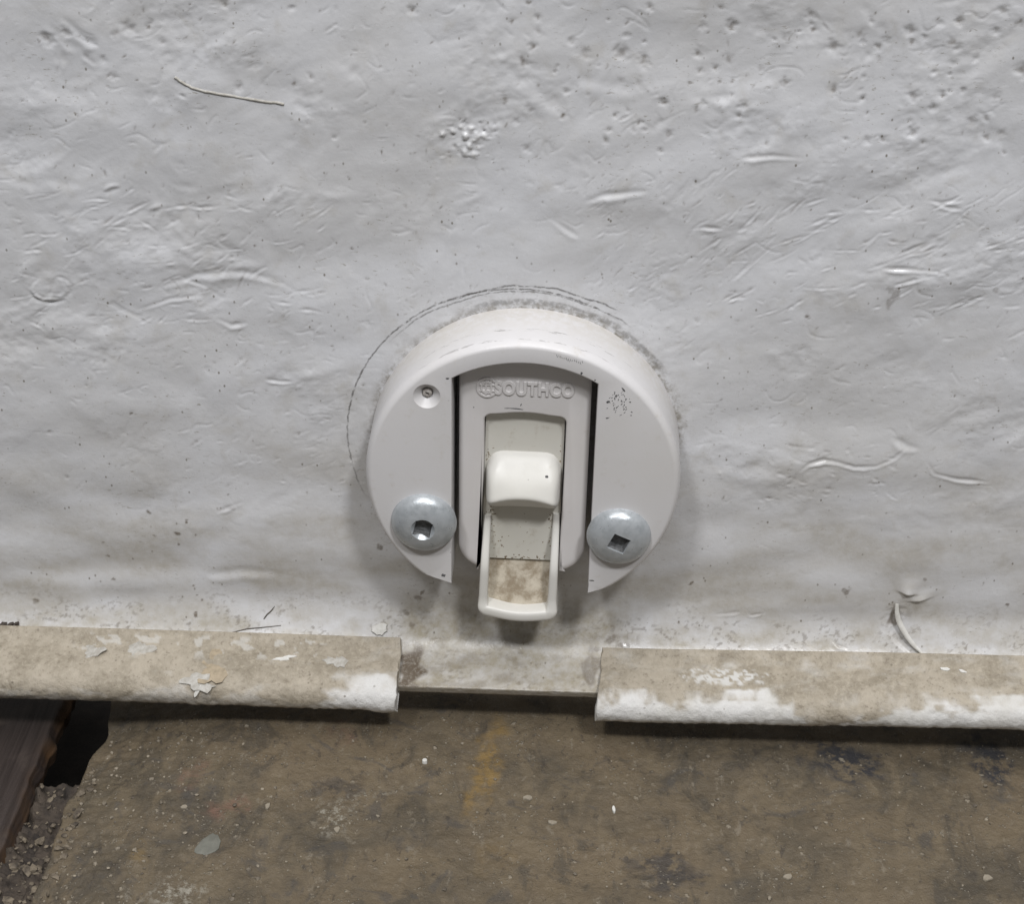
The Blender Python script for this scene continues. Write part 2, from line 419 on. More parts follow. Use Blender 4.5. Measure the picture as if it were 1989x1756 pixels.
def window(x0, x1, w0, w1):
    i0 = max(int((x0 - xs[0]) / RES), 0); i1 = min(int((x1 - xs[0]) / RES) + 2, len(xs))
    j0 = max(int((w0 - ws[0]) / RES), 0); j1 = min(int((w1 - ws[0]) / RES) + 2, len(ws))
    return slice(j0, j1), slice(i0, i1)
def groove(pts, wid, dep, burr=0.5, dirt=0.0, bare=0.0):
    pts = np.array(pts, float)
    pad = wid * 4 + 0.6
    sl = window(pts[:, 0].min() - pad, pts[:, 0].max() + pad, pts[:, 1].min() - pad, pts[:, 1].max() + pad)
    gx, gw = X[sl], Wd[sl]
    if gx.size == 0: return
    best = np.full(gx.shape, 1e9); side = np.zeros(gx.shape); tt = np.zeros(gx.shape)
    n = len(pts) - 1
    for k in range(n):
        a, b = pts[k], pts[k + 1]; d = b - a; L2 = max(d @ d, 1e-9)
        t = np.clip(((gx - a[0]) * d[0] + (gw - a[1]) * d[1]) / L2, 0, 1)
        ex, ey = gx - a[0] - t * d[0], gw - a[1] - t * d[1]
        dd = np.hypot(ex, ey); m = dd < best
        best[m] = dd[m]; side[m] = np.sign(d[0] * ey - d[1] * ex)[m]; tt[m] = ((k + t) / n)[m]
    pk_ = rnd.uniform(0.2, 0.8); ph_ = rnd.uniform(0, 50)
    fade = np.clip(np.where(tt < pk_, tt / pk_, (1 - tt) / (1 - pk_)), 0, 1) ** 0.8
    fade = fade * np.clip(0.8 + 0.9 * pn(tt * max(n, 3) * 0.55 + ph_, tt * 0 + ph_, 77), 0.1, 1.3)
    wl = wid * (0.55 + 0.45 * fade)
    Hh[sl] += fade * (-dep * np.exp(-(best / wl) ** 2) + burr * dep * np.exp(-((best * side - 1.6 * wl) / wl) ** 2))
    if dirt: Dirt[sl] = np.maximum(Dirt[sl], dirt * fade * np.exp(-(best / (wid * 0.7)) ** 2))
    if bare: Bare[sl] = np.maximum(Bare[sl], bare * fade * np.exp(-((best * side - 1.5 * wid) / wid) ** 2))
def pit(x, w, r, dep, dirt, asp=1.0, ang=0.0):
    sl = window(x - r * 3, x + r * 3, w - r * 3, w + r * 3)
    gx, gw = X[sl] - x, Wd[sl] - w
    u = gx * math.cos(ang) + gw * math.sin(ang); v = (-gx * math.sin(ang) + gw * math.cos(ang)) * asp
    d = np.hypot(u, v) / r + 0.5 * pn(X[sl] / (r * .8), Wd[sl] / (r * .8), int(abs(x) * 7) % 40)
    d = np.clip(d, 0, None)
    Hh[sl] += dep * (-np.exp(-d ** 2) + 0.10 * np.exp(-((d - 1.5) / 0.5) ** 2))
    Dirt[sl] = np.maximum(Dirt[sl], dirt * np.exp(-(d / 0.55) ** 2))
def blot(x, w, r, amt, asp=1.0, ang=0.0, arr=None, seed=0):
    arr = Dirt if arr is None else arr
    sl = window(x - r * 3, x + r * 3, w - r * 3, w + r * 3)
    gx, gw = X[sl] - x, Wd[sl] - w
    u = gx * math.cos(ang) + gw * math.sin(ang); v = (-gx * math.sin(ang) + gw * math.cos(ang)) * asp
    d = np.hypot(u, v) / r + 0.55 * pn(X[sl] / max(r, .5), Wd[sl] / max(r, .5), 40 + seed)
    arr[sl] = np.maximum(arr[sl], amt * sstep(1.0, 0.55, d))
def arcpts(x, w, length, ang, curve, n=7):
    out = []; a = ang - curve / 2
    for k in range(n + 1):
        out.append((x, w)); x += math.cos(a) * length / n; w += math.sin(a) * length / n; a += curve / n
    return out
def scatter(n, box, L, ang, spread, curve, wid, dep, dirtp=0.3, bare=0.0):
    for _ in range(n):
        px = rnd.uniform(box[0], box[2]); py = rnd.uniform(box[1], box[3])
        x, w = pix(px, py)
        if math.hypot(x, w + 38) < 31: continue
        groove(arcpts(x, w, rnd.uniform(*L), math.radians(ang + rnd.gauss(0, spread)), rnd.uniform(-curve, curve)),
               rnd.uniform(*wid), rnd.uniform(*dep), rnd.uniform(0.3, 0.9),
               rnd.uniform(0.15, 0.55) if rnd.random() < dirtp * 0.6 else 0, bare)
scatter(130, (0, -20, 1989, 420), (0.6, 3.2), -35, 40, 0.9, (0.2, 0.34), (0.03, 0.10), 0.6)
scatter(40, (0, -20, 1989, 420), (3, 9), -20, 30, 0.5, (0.6, 1.3), (0.06, 0.16), 0)
scatter(120, (0, 380, 620, 640), (1.5, 7), -20, 25, 0.9, (0.18, 0.36), (0.05, 0.17), 0.35)
scatter(95, (1400, 400, 1989, 620), (1.5, 8), -24, 16, 0.5, (0.17, 0.34), (0.06, 0.2), 0.35)
scatter(90, (1120, 330, 1420, 600), (0.8, 4.5), -42, 14, 0.6, (0.16, 0.3), (0.04, 0.12), 0.3)
scatter(40, (1470, 860, 1740, 975), (1, 4.5), 15, 25, 0.9, (0.25, 0.45), (0.05, 0.12), 0.3)
scatter(55, (330, 620, 700, 960), (0.8, 4), -25, 30, 0.8, (0.25, 0.45), (0.04, 0.12), 0.3)
scatter(40, (30, 600, 1989, 1000), (0.8, 4), -15, 40, 0.9, (0.25, 0.5), (0.02, 0.06), 0.2)
scatter(60, (760, 560, 1200, 618), (0.5, 1.6), -60, 18, 0.3, (0.16, 0.26), (0.05, 0.12), 0.8)
scatter(70, (0, 1170, 1989, 1300), (0.5, 2.2), 20, 50, 0.9, (0.2, 0.4), (0.03, 0.08), 0.5)
for _ in range(1000):
    px, py = rnd.uniform(0, 1989), rnd.uniform(0, 640) if rnd.random() < .8 else rnd.uniform(640, 1000)
    if pn(px / 260., py / 150., 26) + .35 * rnd.gauss(0, 1) < -.05: continue
    x, w = pix(px, py)
    if math.hypot(x, w + 38) < 31: continue
    groove(arcpts(x, w, rnd.uniform(.25, 1.5), math.radians(-50 + rnd.gauss(0, 28)), rnd.uniform(-.5, .5), 3), .22, rnd.uniform(.02, .09), rnd.uniform(.2, 1), rnd.uniform(.25, .9) if rnd.random() < .6 else 0)
for _ in range(120):
    px, py = rnd.uniform(0, 1989), rnd.uniform(0, 300) ** 1.0
    if rnd.random() < 0.5: px = rnd.uniform(1000, 1989)
    x, w = pix(px, py); pit(x, w, rnd.uniform(0.35, 1.0), rnd.uniform(0.06, 0.26), rnd.uniform(0.1, 0.75), rnd.uniform(0.7, 1.8), rnd.uniform(0, 3))
for _ in range(50):
    x, w = pix(rnd.uniform(0, 1989), rnd.uniform(300, 1000))
    if math.hypot(x, w + 38) > 33: pit(x, w, rnd.uniform(0.25, 0.6), rnd.uniform(0.03, 0.12), rnd.uniform(0.2, 0.9), rnd.uniform(0.7, 1.8), rnd.uniform(0, 3))
# individual marks read off the photograph: px, py, radius, depth, dirt
for px, py, r, d, k in ((92, 75, 1.3, 0.35, 0.5), (130, 62, 1.0, 0.3, 0.35), (250, 55, 1.2, 0.3, 0.35), (800, 18, .8, .25, .8), (1045, 35, .7, .2, .7),
        (1288, 198, .8, .28, .9), (1206, 105, 1.4, .35, .55), (1135, 105, 1.2, .2, .4), (1390, 135, .7, .2, .7), (1360, 140, .7, .2, .6),
        (1618, 92, 1.2, .3, .6), (1770, 60, .9, .25, .6), (1863, 40, .9, .3, .7), (1950, 20, 1.0, .3, .5), (1775, 187, 1.1, .3, .5), (1812, 208, .8, .3, .6),
        (1715, 270, .9, .2, .5), (1435, 225, .7, .2, .6), (1425, 48, .9, .2, .4), (1575, 30, .9, .2, .4), (1985, 135, 1.4, .3, .6),
        (682, 484, .45, .06, .95), (678, 348, .4, .05, .9), (1505, 549, .35, .05, .9), (1398, 918, .45, -.12, 0), (97, 840, .5, .12, .9)):
    x, w = pix(px, py); pit(x, w, r, d, k, 1.25, 0.6)
for px, py, r, k, a in ((290, 998, .9, .85, 2), (345, 1036, .8, .9, 1.6), (362, 1015, .4, .8, 1), (300, 1040, .4, .6, 2), (347, 1057, .35, .8, 1), (380, 1038, .35, .7, 1), (363, 1010, .35, .7, 1),
        (200, 1054, .4, .6, 1.6), (209, 1082, .4, .7, 1), (220, 1124, .5, .7, 1), (70, 1168, .9, .7, 1.2), (380, 1195, .7, .85, 1), (375, 1138, .3, .8, 1), (378, 1145, .3, .8, 1), (382, 1157, .3, .7, 1), (392, 1166, .3, .7, 1),
        (1343, 1137, .5, .8, .7), (1643, 1147, .9, .65, .8), (1957, 1175, .7, .8, 1.3), (1796, 1126, .5, .5, 1), (1765, 1043, .5, .5, 2), (738, 1060, .9, .75, 1.3), (722, 1083, .3, .5, 1), (820, 1150, .5, .8, .6),
        (1735, 575, 1.2, .4, .5), (1730, 560, .9, .35, 1), (1935, 563, .9, .35, 1.4), (15, 1218, 1.5, .5, 3), (445, 985, 1.3, .35, 2)):
    x, w = pix(px, py); blot(x, w, r, k, a, 0.4, seed=int(px) % 13)
# long raised fibre under the paint is a separate object; its bed
groove([pix(*p) for p in ((342, 150), (372, 166), (430, 180), (490, 193), (550, 201))], 0.5, 0.05, -0.2)
# ringed scrape on the left, ridges on the right
def ell(cx, cy, a, b, t0, t1, n=18, rot=0):
    return [(cx + a * math.cos(t) * math.cos(rot) - b * math.sin(t) * math.sin(rot), cy + a * math.cos(t) * math.sin(rot) + b * math.sin(t) * math.cos(rot))
            for t in np.linspace(t0, t1, n)]
for a, b, t0, t1, dd in ((42, 26, 0.8, 4.2, .22), (36, 22, -0.6, 2.2, .12), (30, 18, 0.5, 2.9, .10), (40, 27, -1.4, .7, .1)):
    groove([pix(*p) for p in ell(100, 563, a, b, t0, t1)], 0.42, dd * 1.5, 0.9)
for pts, wd, dp in (
        (((1538, 945), (1548, 918), (1570, 900), (1600, 892), (1630, 897), (1660, 906), (1700, 905), (1735, 890), (1758, 870)), .5, .30),
        (((1800, 895), (1815, 918), (1860, 930), (1920, 938)), .42, .18),
        (((1735, 850), (1760, 865), (1790, 872)), .8, .15),
        (((300, 560), (380, 535), (470, 528), (540, 545), (590, 575)), .8, .16),
        (((260, 605), (330, 580), (390, 575)), .5, .16), (((420, 620), (450, 633), (480, 628)), .6, .22),
        (((1130, 392), (1170, 378), (1220, 372), (1260, 368)), .7, .22), (((1440, 305), (1500, 300), (1565, 307)), .5, .16),
        (((1800, 388), (1830, 392), (1872, 387)), .4, .2), (((1810, 390), (1845, 402), (1870, 404)), .4, .15),
        (((1712, 518), (1770, 520), (1842, 528)), .4, .16), (((1740, 495), (1800, 470), (1850, 440)), .4, .18), (((1730, 505), (1790, 480), (1815, 468)), .5, .18),
        (((1335, 445), (1370, 440), (1405, 444)), .4, .16), (((1350, 495), (1380, 475), (1405, 458)), .35, .1),
        (((515, 737), (545, 741), (568, 740)), .4, .2), (((420, 995), (445, 985), (470, 976)), .5, .16), (((400, 1118), (470, 1108), (540, 1112)), 1.4, .28),
        (((1065, 420), (1100, 445), (1125, 460)), .6, .14), (((120, 30), (160, 70), (190, 90)), .9, .22), (((160, 105), (178, 120), (186, 126)), .5, .12),
        (((90, 40), (120, 75), (150, 100)), 1.0, .2), (((200, 370), (215, 362), (232, 360)), .6, -.3), (((285, 410), (305, 402), (328, 398)), .6, -.18),
        (((1360, 100), (1352, 88), (1362, 55)), .6, .12), (((1190, 110), (1198, 95), (1206, 82)), .25, .12), (((1195, 237), (1215, 228), (1235, 217)), .3, .12),
        (((1430, 232), (1436, 222), (1442, 208)), .4, .14), (((1265, 35), (1240, 20), (1228, 48)), .3, .06), (((1340, 190), (1380, 190), (1420, 188)), 1.0, .2),
        (((1120, 150), (1180, 165), (1240, 172)), 1.6, .25), (((1000, 150), (1050, 180), (1100, 215)), 1.6, .22),
        (((500, 165), (500, 120), (510, 80)), 1.0, .08), (((630, 62), (645, 52), (658, 43)), .3, .12),
        (((1340, 900), (1500, 910), (1560, 935)), 2.0, .18), (((0, 1115), (300, 1100), (640, 1120)), 3.0, .25), (((1200, 1190), (1400, 1160), (1620, 1165)), 2.4, .2),
        (((1380, 1195), (1412, 1192), (1440, 1188)), .4, .1), (((1448, 1180), (1458, 1195), (1490, 1190)), .3, .12), (((1610, 1240), (1630, 1255), (1650, 1262)), .3, .12),
        (((432, 1232), (480, 1222), (545, 1216)), .28, .12)):
    groove([pix(*p) for p in pts], wd, dp * 1.45, 0.8, 0.3 if wd < .6 else 0)
# flaked patch above the latch
for px, py in ((862, 258), (880, 252), (896, 249), (912, 252), (905, 262), (920, 268), (930, 262), (915, 285), (908, 298), (922, 300), (940, 262), (898, 262)):
    x, w = pix(px + rnd.uniform(-4, 4), py + rnd.uniform(-3, 3))
    pit(x, w, rnd.uniform(.45, .8), -rnd.uniform(.25, .5), 0, rnd.uniform(.7, 1.6), rnd.uniform(0, 3))
    blot(x + .2, w + .6, .6, .55, 1.5, .3, Grime)
    blot(x, w, .5, .8, 1.2, .5, Bare)
scatter(26, (845, 235, 960, 320), (.5, 1.6), -50, 40, .5, (.2, .35), (.08, .25), .6)
# lifted paint and torn patch low on the right
def lobe(px, py, dx, dy, length, halfw, hgt):
    """blister rising along (dx, dy) and ending in a torn lip"""
    x, w = pix(px, py)
    sl = window(x - 14, x + 14, w - 14, w + 14)
    gx, gw = X[sl] - x, Wd[sl] - w
    n = math.hypot(dx, dy); dx, dy = dx / n, dy / n
    u = gx * dx + gw * dy; v = -gx * dy + gw * dx
    body = np.clip(1 + u / length, 0, 1) ** 1.6 * np.exp(-(v / (halfw * (0.45 + 0.55 * np.clip(-u / length, 0, 1)))) ** 2)
    Hh[sl] += hgt * body * sstep(0.45, -0.15, u + 0.10 * v * v / halfw)
lobe(1762, 1152, -0.15, 1, 5.5, 3.2, 1.25)
lobe(1785, 1166, 0.25, 1, 3.2, 4.2, 0.9)
x, w = pix(1738, 1200); blot(x, w, 1.5, .75, .6, .3); Hh_sl = window(x - 4, x + 4, w - 4, w + 4)
pit(x, w, 1.6, .5, .5, .7, .3)
x, w = pix(1765, 1190); blot(x, w, 2.2, .4, .8, .3, Grime)
groove([pix(*p) for p in ((1728, 1222), (1745, 1245), (1765, 1265), (1785, 1285))], .7, .25, .6, .2)
# grime: ring where the latch meets the panel, and along the bend above the trims
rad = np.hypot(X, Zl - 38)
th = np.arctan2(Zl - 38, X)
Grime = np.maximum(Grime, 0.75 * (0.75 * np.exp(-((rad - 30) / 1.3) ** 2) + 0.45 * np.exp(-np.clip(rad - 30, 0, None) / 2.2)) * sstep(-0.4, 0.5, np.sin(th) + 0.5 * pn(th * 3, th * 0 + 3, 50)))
near = sstep(-6.0, 11.0, Wd)
Dust = near * np.clip(0.68 + 0.5 * fbm(X / 9, Wd / 4, 4, 31), 0, 1)
gap = sstep(-30, -22, X) * sstep(28, 18, X)
Dust = np.maximum(Dust, gap * sstep(-8, 6, Wd) * np.clip(1.05 + 0.4 * fbm(X / 6, Wd / 4, 4, 33), 0.75, 1))
Dust = np.maximum(Dust, 0.62 * sstep(-55, -6, Wd) * np.clip(0.5 + fbm(X / 24, Wd / 10, 3, 35), 0, 1))
speck = sstep(0.22, 0.45, fbm(X / 1.1, Wd / 0.8, 3, 36)) * (near * 0.8 + gap * sstep(-16, 4, Wd) * 0.4)
Dirt = np.maximum(Dirt, 0.75 * (1 - .6 * gap) * speck * sstep(-0.15, 0.25, pn(X / 7, Wd / 5, 37)))
Dirt = np.maximum(Dirt, gap * sstep(2, 8, Wd) * 0.35 * sstep(-0.1, 0.7, fbm(X / 8, Wd / 3.5, 4, 38)))
x, w = pix(805, 1300); blot(x - .6, w, 3.0, 1.0, .5, 0.0, seed=3); blot(x - 1.2, w, 2.2, 1.0, .4, 0.0, seed=5)
x, w = pix(1150, 1300); blot(x, w, 2.4, .6, .4, 0.0, seed=4)
for px, py in ((800, 1215), (790, 1190), (812, 1160), (1190, 1240), (1205, 1255), (1180, 1245), (1160, 1262)):
    x, w = pix(px, py); blot(x, w, 1.0, .6, 1.2, .5, seed=px % 7)

Yp, Zo, Ny, Nz = prof(Wd)
P = np.stack([X, Yp + Ny * Hh, z0(X) + Zo + Nz * Hh], -1)
# edge face, underside and back sheet
rows = [P]
def extra(y, z): rows.append(np.stack([xs, np.broadcast_to(y, xs.shape), z0(xs) + z], -1)[None])
ye, ze, nye, nze = [float(v) for v in prof(WEDGE)]
chip = 0.25 * np.clip(fbm(xs / 2.2, xs * 0 + 4, 3, 61), 0, 1)
for k in range(1, 8):
    extra(ye - nye * (0.06 + 1.9 * k / 7) - 0.12 + 0.05 * pn(xs / 1.2, xs * 0 + k, 63) + (chip if k < 3 else 0), ze - nze * (0.06 + 1.9 * k / 7))
for w_ in np.linspace(WEDGE - 0.3, 0, 12):
    y_, z_, a_, b_ = [float(v) for v in prof(w_)]
    extra(y_ - a_ * 2.0, z_ - b_ * 2.0)
for w_ in (-40, -100, -168):
    extra(2.0, -w_)
P = np.concatenate(rows, 0)
def padrows(A, v=0.0):
    return np.vstack([A, np.full((P.shape[0] - A.shape[0], A.shape[1]), v)])
pan = link('wall_panel', grid_mesh('wall_panel', P, {'dirt': padrows(Dirt, 0.4), 'grime': padrows(Grime), 'bare': padrows(Bare), 'dust': padrows(Dust, 1.0)}, flip=True), M_panel)
tag(pan, 'dented scuffed white-grey panel with its lower edge turned outwards', 'panel')

# peeled strip curling off the torn patch (part of the panel's paint)
def ribbon(name, pts, wid, thick, mat, parent, taper=True):
    pts = np.array(pts, float); n = len(pts); V = []; Fc = []
    for k in range(n):
        t = pts[min(k + 1, n - 1)] - pts[max(k - 1, 0)]; t /= np.linalg.norm(t)
        side = np.cross(t, [0, -1, 0.3]); side /= np.linalg.norm(side); nn = np.cross(side, t)
        wv = wid * (1 - 0.6 * abs(2 * k / (n - 1) - 0.8) ** 2 if taper else 1)
        for a in range(8):
            an = 2 * math.pi * a / 8
            V.append(pts[k] + side * math.cos(an) * wv / 2 + nn * math.sin(an) * thick / 2)
    for k in range(n - 1):
        for a in range(8):
            Fc.append((k * 8 + a, k * 8 + (a + 1) % 8, k * 8 + 8 + (a + 1) % 8, k * 8 + 8 + a))
    Fc.append(tuple(range(8))); Fc.append(tuple((n - 1) * 8 + a for a in range(8)))
    return link(name, mesh(name, V, Fc, 60), mat, parent)
def sheet_point(px, py, off):
    x, w = pix(px, py); y, z, ny, nz = [float(v) for v in prof(w)]
    i = int(round((x - xs[0]) / RES)); j = min(int(round((w - ws[0]) / RES)), len(ws) - 1)
    h = Hh[j, i]
    return np.array([x, y + ny * (h + off), z0(x) + z + nz * (h + off)])
sp_px = [(1742, 1172), (1741, 1185), (1744, 1202), (1752, 1220), (1763, 1240), (1776, 1257), (1790, 1270), (1797, 1278)]
sp_of = [0.5, 1.1, 1.5, 1.4, 1.1, 0.8, 0.6, 0.3]
fine = np.linspace(0, 7, 25)
sp = np.array([sheet_point(*p, o) for p, o in zip(sp_px, sp_of)])
sp = np.stack([np.interp(fine, range(8), sp[:, k]) for k in range(3)], -1)
for _ in range(3): sp[1:-1] = (sp[:-2] + 2 * sp[1:-1] + sp[2:]) / 4
ribbon('peeled_strip', sp, 1.1, 0.45, M_chipw, pan)
# thread stuck to the panel
tp = [sheet_point(*p, 0.02) for p in ((340, 148), (352, 157), (372, 167), (400, 176), (440, 184), (480, 191), (515, 197), (538, 200), (552, 201))]
tf = np.linspace(0, 8, 60)
tp = np.stack([np.interp(tf, range(9), np.array(tp)[:, k]) for k in range(3)], -1)
tp[:, 1] -= 0.06 * pn(tf * 2.5, tf * 0, 70); tp[:, 2] += 0.12 * pn(tf * 2.1, tf * 0 + 2, 71)
th_ = ribbon('thread', tp, 0.48, 0.5, M_chipg, None, False)
tag(th_, 'thin pale bristle stuck slantwise to the upper left of the panel', 'bristle')

M_hair = simple('dark_hair', (0.07, 0.06, 0.05), (0.14, 0.12, 0.10), 0.8, 0.6)
for pts_, lab_ in ((((430, 1233), (455, 1228), (480, 1222), (510, 1219), (546, 1215)), 'long dark hair lying in the bend behind the left trim'),
                   (((512, 1203), (518, 1195), (526, 1188), (533, 1179)), 'short dark hair just above the long one behind the left trim')):
    hp = np.array([sheet_point(*p_, 0.1) for p_ in pts_]); hf = np.linspace(0, len(hp) - 1, 24)
    hp = np.stack([np.interp(hf, range(len(hp)), hp[:, k]) for k in range(3)], -1)
    tag(ribbon('hair', hp, 0.3, 0.22, M_hair, None), lab_, 'hair')

# ------------------------------------------------------------------ rubber edge trims clipped over the flange
def make_trim(name, xa, xb, za, zb, seed, label, capa, capb, white_fn, wback):
    n = int((xb - xa) / 0.35) + 1
    tx = np.linspace(xa, xb, n)
    pts = []                                                      # (y, zoff, ny, nz, s) clockwise outer loop
    for w_ in np.linspace(wback, WEDGE, 26):
        y_, z_, a_, b_ = [float(v) for v in prof(w_)]
        t_ = 1.15 + 1.35 * sstep(wback, WEDGE, w_)
        pts.append((y_ + a_ * t_, z_ + b_ * t_, a_, b_, (w_ - wback) / (WEDGE - wback) * 0.62))
    a0 = BA
    cy, cz = ye - nye * 1.0 - math.sin(BA) * 1.35, ze - nze * 1.0 - math.cos(BA) * 1.35
    rr = 3.55
    for k in range(1, 20):
        an = math.pi * k / 20
        dy = math.cos(an) * nye - math.sin(an) * math.sin(BA); dz = math.cos(an) * nze - math.sin(an) * math.cos(BA)
        pts.append((cy + rr * dy, cz + rr * dz, dy, dz, 0.62 + 0.38 * k / 20))
    for w_ in np.linspace(WEDGE, wback + 2, 8):
        y_, z_, a_, b_ = [float(v) for v in prof(w_)]
        pts.append((y_ - a_ * 4.4, z_ - b_ * 4.4, -a_, -b_, 1.0))
    for w_ in np.linspace(wback + 2, WEDGE - 1, 6):               # underside of lower leg
        y_, z_, a_, b_ = [float(v) for v in prof(w_)]
        pts.append((y_ - a_ * 2.5, z_ - b_ * 2.5, a_, b_, 1.0))
    for w_ in np.linspace(WEDGE - 0.2, wback + 0.05, 10):         # inside of upper leg, just clear of the panel
        y_, z_, a_, b_ = [float(v) for v in prof(w_)]
        pts.append((y_ + a_ * 0.22, z_ + b_ * 0.22, -a_, -b_, 0.0))
    pts = np.array(pts)
    T, S = np.meshgrid(tx, pts[:, 4])
    yy = np.repeat(pts[:, :1], n, 1); zz = np.repeat(pts[:, 1:2], n, 1); ny = np.repeat(pts[:, 2:3], n, 1); nz = np.repeat(pts[:, 3:4], n, 1)
    arc = np.repeat(np.concatenate([[0], np.cumsum(np.hypot(np.diff(pts[:, 0]), np.diff(pts[:, 1])))])[:, None], n, 1)
    outer = np.zeros(len(pts)); outer[1:45] = 1
    om = outer[:, None]
    h = om * (0.16 * fbm(T / 9, arc / 6, 3, seed) + 0.13 * fbm(T / 1.8, arc / 1.5, 3, seed + 5) + 0.10 * np.clip(fbm(T / 1.3, arc / 1.0, 2, seed + 8), 0, 1) * sstep(0.5, .7, S))
    bend = 0.35 * pn(T / 40, T * 0, seed + 9)
    zz = zz + z0(T) + za + (zb - za) * (T - xa) / (xb - xa) + bend * 0.5
    # cut ends pulled slightly ragged
    xoff = np.zeros_like(T)
    if capb: xoff = -0.5 * np.exp(-(xb - T) / 0.8) * (0.5 + fbm(arc / 3, T * 0, 3, seed + 20))
    if capa: xoff = 0.5 * np.exp(-(T - xa) / 0.8) * (0.5 + fbm(arc / 3, T * 0, 3, seed + 21)) - 0.35 * np.exp(-(T - xa) / 2.5) * sstep(.45, .75, S)
    if capb: h = h + om * 0.35 * np.exp(-((xb - 2.5 - T) / 2.8) ** 2) * sstep(.6, .8, S)
    dirt, bare = white_fn(T, S, arc)
    h = h + om * 0.12 * bare
    Pt = np.stack([T + xoff, yy + ny * h, zz + nz * h], -1)
    me = grid_mesh(name, Pt, {'dirt': dirt, 'bare': bare}, closed=True)
    bm = bmesh.new(); bm.from_mesh(me); bm.verts.ensure_lookup_table()
    m_ = len(pts)
    for c in ((0,) if capa else ()) + ((n - 1,) if capb else ()):
        try: bm.faces.new([bm.verts[k * n + c] for k in range(m_)])
        except ValueError: pass
    bmesh.ops.recalc_face_normals(bm, faces=bm.faces)
    bm.to_mesh(me); bm.free()
    me.polygons.foreach_set('use_smooth', [len(p.vertices) == 4 for p in me.polygons])
    o = link(name, me, M_trim)
    tag(o, label, 'trim', 'edge trims on the panel flange')
    return o
def white_left(T, S, arc):
    b = 0.68 + 0.10 * pn(T / 12, T * 0, 81) - 0.14 * sstep(-48, -26, T)
    d = sstep(b + 0.12, b - 0.10, S + 0.10 * fbm(T / 5, arc / 3, 3, 82))
    d = np.clip(d * (0.88 + 0.4 * fbm(T / 7, arc / 4, 3, 83)) + 0.55 * sstep(-28, -48, T), 0, 1)
    bare = sstep(0.35, 0.45, fbm(T / 4.5, arc / 2.8, 4, 84)) * sstep(.02, .1, S) * sstep(.5, .3, S) * sstep(-0.1, .2, pn(T / 18, T * 0, 85))
    return d, 0.55 * bare
def white_right(T, S, arc):
    b = 0.64 + 0.09 * pn(T / 14, T * 0, 91) + 0.16 * sstep(52, 62, T) * sstep(86, 72, T)
    d = sstep(b + 0.05, b - 0.06, S + 0.07 * fbm(T / 4, arc / 2.5, 3, 92))
    d = np.clip(d * (0.90 + 0.35 * fbm(T / 8, arc / 4, 3, 93)), 0, 1)
    u, v = (T - 42) / 8.5, (S - .40) / .13
    rub = 0.85 * sstep(1.15, .5, np.hypot(u, v) + 0.5 * fbm(T / 2.2, arc / 1.4, 3, 94)) * sstep(-.25, .1, fbm(T / 1.2, arc / .9, 2, 95) + v * .5)
    return d * (1 - rub), 0.8 * rub
left_trim = make_trim('edge_trim', -135, -24.3, 0.35, 0.25, 80, 'left rubber edge trim, beige with grime and flaked paint, ending left of the gap', False, True, white_left, 8.9)
right_trim = make_trim('edge_trim', 16.6, 135, -0.75, 0.9, 90, 'right rubber edge trim, brown on top with a clean white rounded nose', True, False, white_right, 8.9)

# ------------------------------------------------------------------ the latch
latch = empty('slide_latch')
tag(latch, 'round white plastic slide latch screwed to the panel above the trim gap', 'latch')
RAD, TD, SX = 30.0, 13.6, 13.4
ST, SA = 21.85, 25.6                                              # slot top: corner height and crown
sag = SA - ST; rs = (SX * SX + sag * sag) / (2 * sag); cz_s = SA - rs
out = []                                                          # (x, z, nx, nz inward, bevel)
tip = math.asin(SX / RAD)
for k in range(241):
    a = -math.pi / 2 + tip + (2 * math.pi - 2 * tip) * k / 240
    e = min(k, 240 - k) / 240
    out.append((RAD * math.cos(a), RAD * math.sin(a), -math.cos(a), -math.sin(a), 1.30))
zt = -math.sqrt(RAD ** 2 - SX ** 2)
for k in range(1, 12):
    out.append((-SX, zt + (ST - zt) * k / 12, -1, 0, 0.18))
aa = math.asin(SX / rs)
for k in range(25):
    a = math.pi / 2 + aa - 2 * aa * k / 24
    out.append((rs * math.cos(a), cz_s + rs * math.sin(a), math.cos(a), math.sin(a), 0.42))
for k in range(1, 12):
    out.append((SX, ST + (zt - ST) * k / 12, 1, 0, 0.18))
out = np.array(out); nO = len(out)
V = []; Fc = []
def ring(inset, depth):
    for p in out:
        x_, z_ = p[0] + p[2] * inset(p), p[1] + p[3] * inset(p)
        if p[4] > .5:                                             # outer wall: keep clear of the slot, lower points trimmed flat
            if z_ < -15 and abs(x_) < SX: x_ = math.copysign(SX, x_)
            z_ = max(z_, (-24.1 if x_ < 0 else -25.0) + 0.35 * (abs(x_) - SX))
        V.append((x_, -depth(p), z_))
ring(lambda p: 0, lambda p: -0.3)
for dpt in (3.0, 6.5, 9.5):
    ring(lambda p: 0.01 * dpt * (p[4] > .5), lambda p: dpt)
STEPS = 7
for k in range(STEPS + 1):
    a = math.pi / 2 * k / STEPS
    ring(lambda p: p[4] * (1 - math.cos(a)) + 0.1 * (p[4] > .5), lambda p: TD - p[4] * (1.75 if p[4] > .5 else 1.15) * (1 - math.sin(a)))
nr = 5 + STEPS
for r_ in range(nr - 1):
    for k in range(nO):
        k2 = (k + 1) % nO
        Fc.append((r_ * nO + k, r_ * nO + k2, (r_ + 1) * nO + k2, (r_ + 1) * nO + k))
Fc.append(tuple((nr - 1) * nO + k for k in range(nO)))
Fc.append(tuple(range(nO - 1, -1, -1)))
me = mesh('housing', V, Fc, 28)
bm = bmesh.new(); bm.from_mesh(me)
